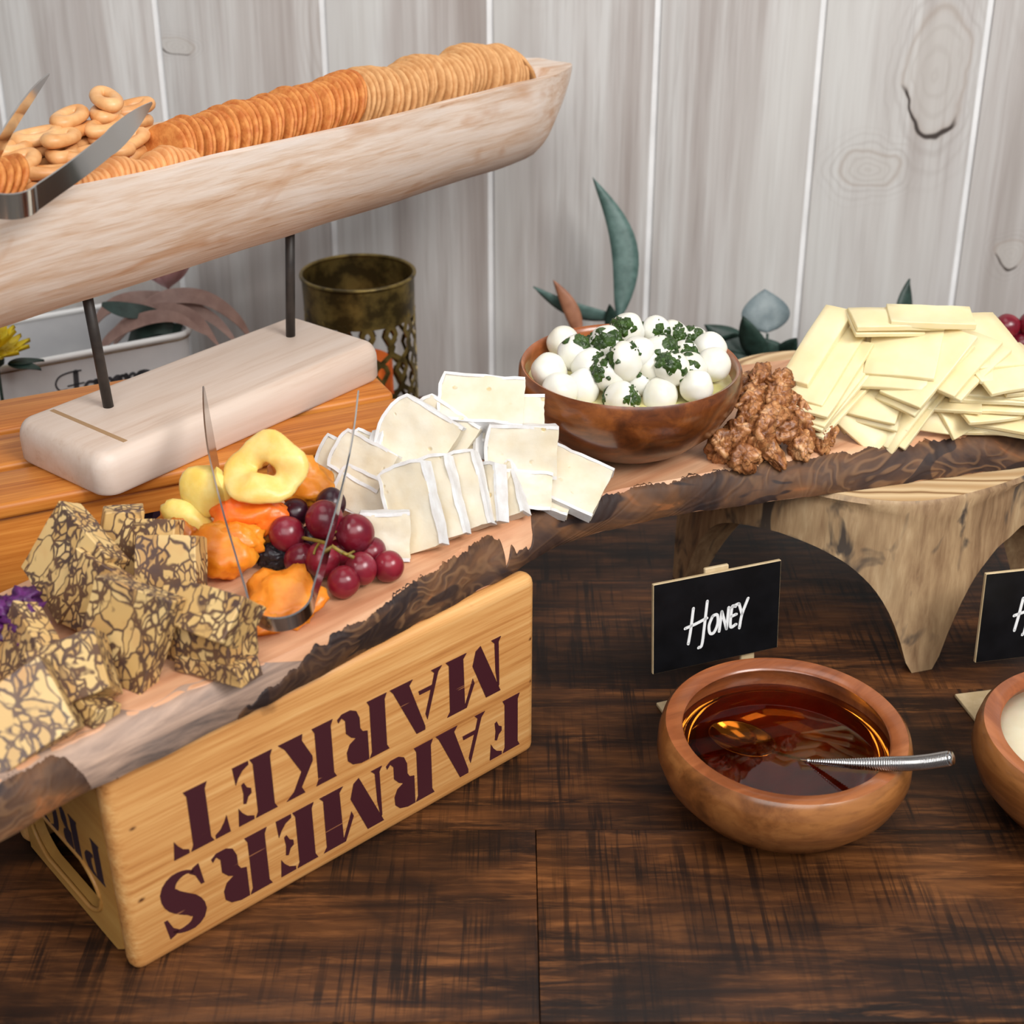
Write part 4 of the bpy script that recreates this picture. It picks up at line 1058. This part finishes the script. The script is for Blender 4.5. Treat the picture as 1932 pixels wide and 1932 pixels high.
ribbon_leaf(gl, aty(196, 585, ks - .01), ((192, 574, ks - .01), (245, 586, ks - .015), (302, 588, ks - .01)), .0085, 'leaf_dark')
pk = thing('pink_flower', 'pale pink flower half hidden behind the raised trough', 'flower', aty(318, 546, 1.47))
for k in range(5): leafobj(pk, .055, .020, 'petal', Vector((0, 0, 0)), k * 72 + 10, 35, 0, .2, .4, 'petal')
build('stalk', tube([Vector((0, 0, 0)), Vector((-.03, -.03, -.10))], .0012, 8), 'leaf_mauve', pk)
yf = thing('yellow_flower', 'yellow ruffled flower at the left edge above the tin planter', 'flower', at(-8, 672, .185))
for ring, (nn, L, pi_) in enumerate(((12, .036, 5), (11, .031, 30), (9, .025, 58))):
    for k in range(nn): leafobj(yf, L, .0085, 'yellow', Vector((0, 0, .005 * ring)), k * 360 / nn + 13 * ring, pi_, 0, .15, .4, 'petal')
build('calyx', blob(.008, 2, .1, 2, 1), 'leaf_dark', yf, loc=(0, 0, -.004))
for k in range(2): leafobj(yf, .035, .009, 'leaf_dark', Vector((0.012, -.004, -.008)), -60 - 40 * k, 0, 0, -.1, .2, 'leaf')
build('stalk', tube([Vector((0, 0, -.004)), Vector((-.005, .004, -.09))], .0016, 8), 'leaf_dark', yf)

# ------------------------------------------------------------------ eucalyptus by the wall
def aim_leaf(parent, origin, p0, p1, W, mat, roll=0, bend=0.0, curl=.2, tipw=0.0):
    d = p1 - p0; L = d.length; o = build('leaf', leafmesh(L, W, 0, curl, 14, tipw), mat, parent)
    for v in o.data.vertices:
        t = v.co.y / L; v.co.x += bend * L * math.sin(math.pi * t)
    y = d.normalized(); x = y.cross(Vector((0, 1, .2)).normalized()).normalized(); z = x.cross(y)
    M = Matrix((x, y, z)).transposed() @ Matrix.Rotation(R(roll), 3, 'Y')
    o.location = p0 - origin; o.rotation_euler = M.to_euler(); return o
YE = 1.50
eo = aty(1165, 640, YE)
eu = thing('eucalyptus_sprig', 'blue-green eucalyptus sprig with one tall curved leaf against the wall', 'plant', eo)
aim_leaf(eu, eo, aty(1168, 606, YE), aty(1118, 334, YE + .05), .0155, 'leaf_blue', 8, -.13)
aim_leaf(eu, eo, aty(1172, 604, YE), aty(1006, 543, YE - .02), .011, 'leaf_blue', -10, .10)
aim_leaf(eu, eo, aty(1168, 640, YE), aty(1150, 575, YE - .01), .009, 'leaf_dark', 0, .05)
build('stalk', tube([aty(1170, 600, YE) - eo, aty(1165, 640, YE) - eo, Vector((aty(1160, 740, YE).x, YE, .001)) - eo], .0018, 8), 'leaf_dark', eu)
bo_ = aty(1090, 640, 1.47); bl_ = thing('brown_leaf', 'single brown pointed leaf sticking up behind the mozzarella bowl', 'leaf', bo_)
aim_leaf(bl_, bo_, aty(1095, 640, 1.47), aty(1043, 528, 1.48), .009, 'leaf_brown', 10, -.06)
build('stalk', tube([aty(1095, 640, 1.47) - bo_, Vector((0.01, 0, -bo_.z + .001))], .0014, 8), 'leaf_brown', bl_)
go = aty(1440, 640, 1.46); ge = thing('round_leaf_eucalyptus', 'dark eucalyptus with one round grey leaf behind the cheese slices', 'plant', go)
aim_leaf(ge, go, aty(1448, 628, 1.46), aty(1444, 545, 1.48), .0285, 'leaf_grey', 10, 0, .1)
for x0, y0, x1, y1, W in ((1420, 690, 1330, 612, .016), (1430, 700, 1345, 660, .014), (1440, 690, 1400, 600, .015), (1460, 690, 1500, 640, .013), (1440, 700, 1370, 690, .014), (1400, 640, 1330, 650, .012), (1470, 700, 1440, 640, .014)):
    aim_leaf(ge, go, aty(x0, y0, 1.45 + random.uniform(-.02, .02)), aty(x1, y1, 1.44 + random.uniform(-.03, .03)), W, 'leaf_dark', random.uniform(-40, 40), random.uniform(-.1, .1))
build('stalk', tube([aty(1448, 630, 1.46) - go, aty(1445, 680, 1.46) - go, Vector((aty(1440, 740, 1.45).x, 1.45, .001)) - go], .0016, 8), 'leaf_dark', ge)
do = aty(1712, 640, 1.46); de = thing('dark_leaf', 'dark green pointed leaf rising behind the cheese slice heap', 'leaf', do)
aim_leaf(de, do, aty(1708, 640, 1.46), aty(1718, 526, 1.48), .0125, 'leaf_dark', 25, .05)
build('stalk', tube([Vector((0, 0, 0)), Vector((0, -.01, -do.z + .001))], .0016, 8), 'leaf_dark', de)

# ------------------------------------------------------------------ marbled cheese
def chunk(name, w_, h_, t_, seed, mat='marble'):
    vf = rbox(-w_ / 2, w_ / 2, -t_ / 2, t_ / 2, -h_ / 2, h_ / 2, .0007, 1, 5); rnd = random.Random(seed)
    off = Vector((seed * 7.3, 0, 0)); kx, kz, sh = rnd.uniform(-.10, .10), rnd.uniform(-.10, .10), rnd.uniform(-.12, .12)
    out = []
    for v in vf[0]:
        q = Vector((v.x * (1 + kx * v.z / h_ * 2) + sh * v.z, v.y, v.z * (1 + kz * v.x / w_ * 2)))
        out.append(q + noise.noise_vector(v * 45 + off) * .0007 + noise.noise_vector(v * 260 + off) * .0006)
    return out, vf[1]
chunks = [ # px, py, z, yaw, tilt, roll, w, h, t, label
 (136, 1062, .232, -35, 30, 24, .058, .058, .020, 'marbled brown cheese slab leaning at the back left of its pile'),
 (230, 998, .236, 20, 10, 10, .028, .030, .018, 'small marbled cheese piece peeking out behind the pile'),
 (276, 1034, .228, -16, 30, -2, .046, .040, .014, 'marbled cheese slab at the back of the pile below the slatted crate'),
 (322, 1082, .224, -10, 34, -4, .044, .050, .020, 'marbled cheese cube with a crusty top beside the dried apricots'),
 (186, 1130, .222, -28, 22, 8, .050, .050, .010, 'marbled cheese slice sandwiched behind the tallest front cheese cube'),
 (240, 1192, .2245, -24, 22, 7, .056, .062, .016, 'large upright marbled cheese cube at the centre front of its pile'),
 (392, 1158, .232, -25, 44, 2, .056, .030, .030, 'marbled cheese block lying on top, next to the steel tongs'),
 (402, 1212, .212, -28, 10, 0, .048, .026, .030, 'dark marbled cheese chunk under the block next to the tongs'),
 (410, 1252, .203, -28, 6, -4, .050, .012, .022, 'thin marbled cheese sliver at the bottom near the board edge'),
 (50, 1236, .215, -48, 26, 14, .046, .046, .018, 'marbled cheese slab at the left edge beside the purple cabbage'),
 (140, 1272, .2155, -6, 46, -26, .044, .040, .024, 'small marbled cheese cube tilted at the front left of the pile'),
 (48, 1352, .212, 10, 40, -30, .050, .046, .026, 'lowest marbled cheese cube in the left corner of the board'),
 (170, 1330, .202, -30, 20, 10, .030, .012, .020, 'dark crumb of marbled cheese under the tilted front cube'),
]
for k, (px, py, z, ya, ti, ro, cw, chh, ct, lab) in enumerate(chunks):
    o = build('marbled_cheese', chunk('c', cw, chh, ct, k), 'marble', None, loc=at(px, py, z), rot=tilt_rot(ya, ti, ro), sharp=25)
    tag(o, lab, 'cheese', 'marbled cheese pieces')
rnd = random.Random(4); parts = []
for k in range(26):
    p = at(rnd.uniform(-60, 60), rnd.uniform(1125, 1195), .204 + rnd.uniform(0, .030))
    v, f = blob(rnd.uniform(.006, .011), 3, .7, 2.0, k, (1, 1, .7), .5); parts.append(([q + p for q in v], f))
o = build('purple_cabbage', join(*parts), 'cabbage'); tag(o, 'heap of shiny purple pickled cabbage at the left edge', 'cabbage'); o['kind'] = 'stuff'

# ------------------------------------------------------------------ dried fruit, prune, grapes
def ringfruit(rx, ry, r, seed, amp=.22):
    V, F = [], []; NU, NV = 40, 16; off = Vector((seed, 0, 0))
    for i in range(NU):
        a = 2 * math.pi * i / NU; k = 1 + amp * noise.noise(Vector((math.cos(a) * 1.2, math.sin(a) * 1.2, seed)))
        for j in range(NV):
            b = 2 * math.pi * j / NV
            p = Vector(((rx + r * 1.4 * math.cos(b)) * math.cos(a) * k, r * .62 * math.sin(b) * (1 + .25 * math.sin(3 * a)) + .004 * math.sin(2 * a + seed), (ry + r * 1.4 * math.cos(b)) * math.sin(a) * k))
            V.append(p + noise.noise_vector(p * 120 + off) * .0012)
    for i in range(NU):
        for j in range(NV): F.append([i * NV + j, i * NV + (j + 1) % NV, ((i + 1) % NU) * NV + (j + 1) % NV, ((i + 1) % NU) * NV + j])
    return V, F
o = build('apple_ring', ringfruit(.0185, .0160, .0085, 2.2, .20), 'apple', None, loc=at(501, 886, .262), rot=tilt_rot(-12, 48, 4)); tag(o, 'pale yellow dried apple ring on top of the dried fruit', 'dried fruit')
o = build('folded_apple_ring', join(xf(blob(.021, 3, .25, 1.4, 3, (1, .55, .9)), Matrix.Translation((0.001, 0, .009))), xf(blob(.019, 3, .25, 1.4, 5, (1.1, .6, .62)), Matrix.Translation((-.003, -.006, -.013)))), 'pear', None, loc=at(380, 948, .236), rot=tilt_rot(-15, 18, 18)); tag(o, 'folded pale dried fruit leaning behind the left tong arm', 'dried fruit')
def fruitblob(name, px, py, z, rot, mat, rad, sc, seed, label, amp=.45, fine=.14):
    vf = blob(rad, 4, amp, 1.5, seed, sc, fine)
    o = build(name, vf, mat, None, loc=at(px, py, z), rot=tilt_rot(*rot)); return tag(o, label, 'dried fruit')
fruitblob('papaya_strip', 466, 968, .232, (0, 40, -8), 'papaya', .022, (1.25, .5, .72), 2, 'bright orange curled dried fruit below the apple ring')
fruitblob('peach_half', 570, 908, .240, (0, 45, 35), 'peach', .021, (1.2, .5, .9), 6, 'amber dried peach half behind the apple ring')
fruitblob('papaya_piece', 590, 940, .226, (0, 50, 20), 'papaya', .014, (1.3, .5, .7), 9, 'small orange dried fruit piece beside the right tong arm')
fruitblob('dried_apricot', 412, 1040, .214, (-10, 50, 0), 'apricot', .022, (1.15, .6, .95), 12, 'plump orange dried apricot between marbled cheese and tongs', .3)
fruitblob('dried_apricot', 436, 1012, .222, (-5, 40, 0), 'apricot', .017, (1.3, .6, .8), 17, 'orange dried apricot half tucked under the bright orange curl', .3)
fruitblob('amber_apricot', 487, 1008, .215, (0, 40, 0), 'amber', .015, (1, .6, .9), 21, 'brownish amber dried fruit between apricot and grapes', .3)
fruitblob('brown_fig', 345, 1003, .222, (0, 40, 0), 'amber', .012, (1.1, .7, .9), 23, 'small brown dried fruit behind the marbled cheese', .3)
fruitblob('flat_apricot', 536, 1132, .206, (0, 66, 10), 'apricot', .0255, (1.0, .34, 1.0), 31, 'large flat dried apricot under the bend of the standing tongs', .34)
fruitblob('flat_apricot', 486, 1168, .202, (0, 70, 0), 'apricot', .014, (1.2, .4, 1.0), 36, 'orange dried apricot edge between marbled cheese and tongs bend', .3)
o = build('prune', blob(.0105, 4, .25, 1.6, 4, (1.15, .9, .85), .25), 'prune', None, loc=at(516, 1049, .2055)); tag(o, 'black wrinkled prune left of the red grapes', 'prune')
grapes = [(542, 1007, .222, .0128), (612, 981, .232, .0134), (670, 1006, .224, .0136), (567, 1056, .2085, .0118), (609, 1056, .2125, .0124), (701, 1042, .208, .0108), (681, 1073, .2105, .0112), (733, 1069, .2075, .0110), (648, 1098, .2075, .0114), (624, 950, .232, .0110), (590, 1020, .212, .011), (640, 1046, .2075, .0108), (556, 968, .226, .0105)]
GL = ['left upper red grape of the bunch, right of the prune', 'uppermost red grape of the bunch, crossed by the tong arm', 'largest round red grape at the upper right of the bunch', 'red grape just right of the prune, lower left of the bunch', 'central lower red grape crossed by the right tong arm', 'small red grape half hidden below the largest grape', 'red grape with a bright highlight left of the rightmost grape', 'rightmost red grape of the small bunch', 'lowest red grape of the small bunch', 'dark grape at the very back, under the orange fruit', 'dark grape hidden in the middle of the bunch', 'red grape hidden below the stem of the bunch', 'dark grape behind the left upper grape of the bunch']
for k, (px, py, z, r) in enumerate(grapes):
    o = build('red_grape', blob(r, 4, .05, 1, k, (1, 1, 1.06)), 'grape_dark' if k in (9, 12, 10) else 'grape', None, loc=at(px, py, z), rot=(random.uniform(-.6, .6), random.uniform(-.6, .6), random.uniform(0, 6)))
    tag(o, GL[k], 'grape', 'back grapes of the bunch' if k in (9, 12, 10) else 'grapes of the bunch')
so = at(640, 1050, .215); sm = thing('grape_stem', 'thin yellow-brown stem branching between the red grapes', 'stem', so)
Pm = [at(x, y, z) - so for x, y, z in ((572, 1015, .224), (605, 1022, .230), (625, 1030, .232), (645, 1042, .2285), (668, 1052, .224))]
build('main_stem', tube(catmull(Pm, 24), .0014, 8), 'stem', sm)
for a, b, c in (((625, 1030, .232), (622, 1012, .236), (634, 1003, .232)), ((645, 1042, .2285), (655, 1046, .228), (668, 1040, .222)), ((605, 1022, .230), (596, 1034, .225), (592, 1046, .222))):
    build('twig', tube(catmull([at(*a) - so, at(*b) - so, at(*c) - so], 10), .0009, 6), 'stem', sm)
for px, py, z, r, lb_ in ((1900, 616, .245, .0125, 'left upper red grape behind the cheese slices at the right edge'), (1926, 648, .232, .0125, 'lower red grape behind the cheese slices at the right edge'), (1946, 612, .240, .0125, 'red grape cut off at the right edge behind the cheese slices')):
    o = build('red_grape', blob(r, 4, .05, 1, px), 'grape', None, loc=aty(px, py, 1.27)); tag(o, lb_, 'grape', 'grapes at the right edge')

# ------------------------------------------------------------------ brie
def brie(px, py, z, ya, ti, ro, L, Hh, T_, label, curve=.006, seed=0, group=None):
    """slice of a soft-ripened wheel: x = radial length (outer end at -x), z = wheel height, y = slice thickness"""
    t = thing('brie_slice', label, 'cheese', at(px, py, z), tilt_rot(ya, ti, ro), group or 'brie pieces')
    def pane(L, Hh, T_, curve, jig):
        NX, NZ = 20, 14; V, F = [], []; kk = random.Random(seed).uniform(-.16, .16)
        def pt(i, j, s):
            x = -L / 2 + L * i / NX; zz = -Hh / 2 + Hh * j / NZ; q = 1 - abs(2 * j / NZ - 1) ** 2
            x -= curve * q * (1 - i / NX)
            taper = 1 - .12 * (i / NX)
            p = Vector((x, s * T_ / 2 * taper, zz * (1 - .03 * q)))
            return p + noise.noise_vector(p * 70 + Vector((seed, 0, 0))) * jig * 1.6 + noise.noise_vector(p * 300 + Vector((seed, 0, 0))) * jig * .5
        for s in (-1, 1):
            for i in range(NX + 1):
                for j in range(NZ + 1): V.append(pt(i, j, s))
        m_ = (NX + 1) * (NZ + 1)
        for i in range(NX):
            for j in range(NZ):
                a = i * (NZ + 1) + j; b = a + NZ + 1; F.append([a, b, b + 1, a + 1]); F.append([m_ + a, m_ + a + 1, m_ + b + 1, m_ + b])
        for i in range(NX):
            a = i * (NZ + 1); b = a + NZ + 1; F.append([a, m_ + a, m_ + b, b]); a += NZ; b += NZ; F.append([a, b, m_ + b, m_ + a])
        for j in range(NZ):
            a = j; F.append([a, a + 1, m_ + a + 1, m_ + a]); a = NX * (NZ + 1) + j; F.append([a, m_ + a, m_ + a + 1, a + 1])
        return V, F
    build('paste', pane(L, Hh, T_, curve, .0008), 'brie', t, sharp=50)
    # rind: thin skin over both wheel faces and the outer end
    pts = []; n = 8
    for i in range(n + 1): pts.append((L / 2 - L * i / n, Hh / 2 + .0002))
    for j in range(1, n): 
        q = 1 - abs(2 * j / n - 1) ** 2; pts.append((-L / 2 - .0006 - curve * q, Hh / 2 - Hh * j / n))
    for i in range(n + 1): pts.append((-L / 2 + L * i / n, -Hh / 2 - .0002))
    V, F = [], []; N = len(pts); k = .0012; sd = Vector((seed, 5, 0)); k = .0014
    for i, (x, zz) in enumerate(pts):
        a = Vector(pts[max(0, i - 1)]); b = Vector(pts[min(N - 1, i + 1)]); tt = (b - a).normalized(); nn = Vector((tt.y, -tt.x)) * -1
        if nn.dot(Vector((x, zz))) < 0: nn = -nn
        taper = 1 - .12 * ((x + L / 2) / L)
        for y, o_ in ((-1, -.0012), (-1, k), (1, k), (1, -.0012)):
            p = Vector((x + nn.x * o_, y * (T_ / 2 * taper + .0005), zz + nn.y * o_)); V.append(p + noise.noise_vector(Vector((x, y * .01, zz)) * 110 + sd) * .0011)
    for i in range(N - 1):
        for j in range(4): F.append([i * 4 + j, i * 4 + 4 + j, i * 4 + 4 + (j + 1) % 4, i * 4 + (j + 1) % 4])
    F += [[0, 1, 2, 3], [N * 4 - 1, N * 4 - 2, N * 4 - 3, N * 4 - 4]]
    build('rind', (V, F), 'rind', t, sharp=60)
    return t
BR = [
 (650, 872, .232, -18, 34, 12, .036, .028, .012, 'brie piece at the top left of the brie heap behind the tong arm'),
 (690, 872, .236, -20, 36, 18, .046, .030, .012, 'uppermost of the overlapping brie slices behind the tongs'),
 (694, 900, .226, -20, 36, 18, .052, .030, .012, 'second overlapping brie slice, rind edge up, behind the tongs'),
 (700, 940, .2145, -18, 36, 16, .052, .030, .012, 'third overlapping brie slice just above the grapes'),
 (728, 1010, .2125, 6, 20, 2, .034, .032, .016, 'brie wedge standing at the front right of the grapes'),
 (780, 962, .222, -26, 30, 62, .062, .036, .012, 'leftmost of the three brie slices leaning in a row at the front'),
 (824, 946, .221, -24, 32, 62, .060, .034, .012, 'middle of the three brie slices leaning in a row at the front'),
 (868, 934, .220, -22, 32, 64, .056, .038, .013, 'rightmost of the three brie slices leaning in a row at the front'),
 (794, 828, .252, -12, 28, 26, .050, .046, .012, 'large brie slice with curved rind standing high at the left'),
 (832, 826, .247, -14, 30, 28, .046, .046, .013, 'brie slice directly behind the large one with curved rind'),
 (698, 852, .238, -20, 50, 12, .030, .022, .012, 'small brie piece at the very back left of the heap'),
 (738, 868, .232, 55, 20, 30, .030, .040, .010, 'brie rind piece showing its pale crust below the large slice'),
 (876, 808, .248, -48, 34, 58, .056, .030, .012, 'brie slice turned rind side out between the two high stacks'),
 (912, 764, .266, 4, 56, 6, .062, .040, .020, 'topmost thick brie piece at the back of the heap'),
 (966, 794, .252, 4, 34, 4, .048, .036, .022, 'middle brie piece of the stepped stack beside the bowl'),
 (986, 850, .237, 4, 18, 3, .052, .038, .022, 'front brie piece of the stepped stack beside the bowl'),
 (914, 940, .213, -50, 28, 56, .044, .034, .012, 'brie slice with white rind outward beside the leaning row'),
 (948, 934, .211, -36, 40, 52, .042, .030, .014, 'brie slice lying under the stepped stack'),
 (990, 924, .212, 8, 30, 8, .040, .026, .020, 'low brie piece under the front of the stepped stack'),
 (1072, 906, .211, 14, 58, 36, .058, .046, .010, 'flat brie slice fanned out at the right end of the heap'),
 (1034, 928, .204, 14, 62, 30, .040, .034, .010, 'brie slice almost hidden below the flat one at the right'),
]
for k, b in enumerate(BR): brie(*b, seed=k * 3.1, curve=(.007 if k in (8, 9) else .0022))

# ------------------------------------------------------------------ candied walnuts
def walnut(seed):
    rnd = random.Random(seed); bm = bmesh.new(); bmesh.ops.create_icosphere(bm, subdivisions=4, radius=1)
    off = Vector((seed * 4.1, seed * 1.7, 0)); sx, sy, sz_ = rnd.uniform(1.0, 1.35), rnd.uniform(.7, .9), rnd.uniform(.6, .8)
    for v in bm.verts:
        d = v.co.normalized(); n1 = noise.noise(d * 1.5 + off); rid = abs(noise.noise(d * 2.6 + off * 2)); n2 = noise.noise(d * 6 + off)
        r = .0140 * (1 + .42 * n1 - .75 * max(0, .16 - rid) / .16 * .45 + .07 * n2)
        v.co = Vector((d.x * sx * r, d.y * sy * r, d.z * sz_ * r))
    return grab(bm)
WM = [mesh('candied_walnut', walnut(k), 'walnut') for k in range(6)]
WN = [(1362, 848, .207), (1404, 862, .205), (1452, 848, .205), (1510, 838, .206), (1552, 828, .206), (1388, 820, .219), (1430, 822, .221), (1474, 808, .219), (1516, 800, .218), (1556, 814, .209), (1412, 784, .230), (1456, 784, .231), (1498, 770, .227), (1530, 768, .219), (1422, 750, .240), (1466, 752, .240), (1434, 714, .247), (1474, 722, .245), (1408, 728, .236)]
for k, (px, py, z) in enumerate(WN):
    o = place('candied_walnut', WM[k % 6], None, at(px, py, z), (random.uniform(0, 6), random.uniform(0, 6), random.uniform(0, 6)))
    row = next(i for i, lim in enumerate((826, 800, 770, 742, 0)) if py >= lim)
    same = sorted(q[0] for q in WN if next(i for i, lim in enumerate((826, 800, 770, 742, 0)) if q[1] >= lim) == row)
    tag(o, nth(same.index(px)) + ' candied walnut from the left in the ' + ('front', 'second', 'third', 'fourth', 'topmost')[row] + ' row of the pile', 'walnut', 'candied walnuts')

# ------------------------------------------------------------------ cheese slices
def slc(w_, h_, t_, bend, seed):
    vf = rbox(-w_ / 2, w_ / 2, -t_ / 2, t_ / 2, -h_ / 2, h_ / 2, .0006, 1, 4)
    out = []
    for v in vf[0]:
        q = v.copy(); q.y += bend * ((2 * v.z / h_) ** 2 + .5 * (2 * v.x / w_) ** 2) + .0008 * noise.noise(v * 50 + Vector((seed, 0, 0))); out.append(q)
    return out, vf[1]
SL = [ # px,py,z,yaw,tilt,roll,w,h,t
 # left fan: slices lying one on another, sloping down to the left
 (1560, 746, .230, -38, 66, 8, .052, .086, .004), (1556, 734, .236, -38, 66, 6, .052, .088, .004), (1556, 724, .241, -37, 66, 4, .050, .088, .004), (1554, 708, .247, -36, 66, 0, .050, .092, .004),
 (1548, 684, .255, -37, 66, -2, .044, .092, .004), (1542, 652, .265, -38, 64, -2, .026, .092, .010),
 # top plates
 (1690, 600, .286, 4, 84, 2, .075, .036, .005), (1755, 600, .287, -6, 84, 0, .070, .034, .006), (1668, 608, .281, 10, 80, 6, .060, .04, .004),
 # upper middle
 (1708, 652, .268, -30, 62, -8, .058, .070, .004), (1694, 668, .262, -30, 62, -10, .056, .074, .004),
 (1752, 690, .258, -42, 58, 6, .040, .084, .004), (1744, 700, .253, -42, 58, 8, .040, .084, .004), (1790, 672, .262, -35, 68, 10, .056, .076, .004), (1806, 684, .256, -35, 70, 12, .056, .076, .004),
 # right slope
 (1862, 640, .268, 30, 70, 12, .054, .070, .005), (1862, 664, .260, 34, 68, 14, .060, .074, .004), (1900, 690, .254, 20, 76, 0, .070, .06, .004),
 # front leaning
 (1642, 790, .214, 2, 40, 45, .046, .046, .004), (1604, 752, .222, -20, 48, 40, .044, .048, .004), (1650, 752, .228, -20, 52, 4, .050, .050, .004), (1648, 742, .233, -20, 52, 6, .050, .050, .004),
 (1690, 768, .222, -30, 44, 14, .026, .070, .004), (1712, 772, .222, -34, 42, 18, .026, .078, .0045), (1736, 764, .224, -34, 42, 16, .026, .080, .0045), (1762, 752, .226, -6, 34, 6, .034, .058, .004),
 (1800, 766, .220, 30, 42, -10, .036, .050, .004), (1708, 744, .230, -30, 46, 14, .040, .060, .004),
 # right stack
 (1866, 716, .240, -6, 78, 4, .078, .05, .004), (1872, 730, .234, -4, 80, 2, .078, .05, .004), (1876, 744, .228, -4, 80, 0, .076, .05, .004), (1852, 762, .221, 14, 76, 0, .05, .05, .004),
 (1866, 772, .214, -14, 72, 6, .074, .046, .004), (1886, 782, .209, -10, 74, 8, .08, .046, .004), (1838, 784, .206, 12, 70, 8, .056, .046, .004), (1910, 790, .2045, -4, 76, 4, .08, .046, .004),
 (1930, 700, .246, 12, 76, 0, .06, .06, .004), (1640, 700, .240, -30, 66, 0, .06, .07, .004), (1780, 720, .236, -10, 66, 0, .06, .07, .004), (1630, 660, .258, -34, 66, 0, .05, .07, .004),
]
SG = [(6, 'left fan, the side by the walnuts'), (9, 'flat top of the heap'), (15, 'upper middle of the heap'), (18, 'right slope of the heap'), (28, 'leaning front of the heap'), (37, 'low right stack of the heap'), (40, 'middle layer of the heap')]
cnt = {}
for k, (px, py, z, ya, ti, ro, cw, chh, ct) in enumerate(SL):
    o = build('cheese_slice', slc(cw, chh, ct, random.uniform(-.0012, .0024), k), 'slice', None, loc=at(px, py, z), rot=tilt_rot(ya, ti, ro), sharp=45)
    gname = next(gn for lim, gn in SG if k < lim); cnt[gname] = cnt.get(gname, 0) + 1
    tag(o, nth(cnt[gname] - 1) + ' pale yellow cheese slice in the ' + gname, 'cheese', 'yellow cheese slices')
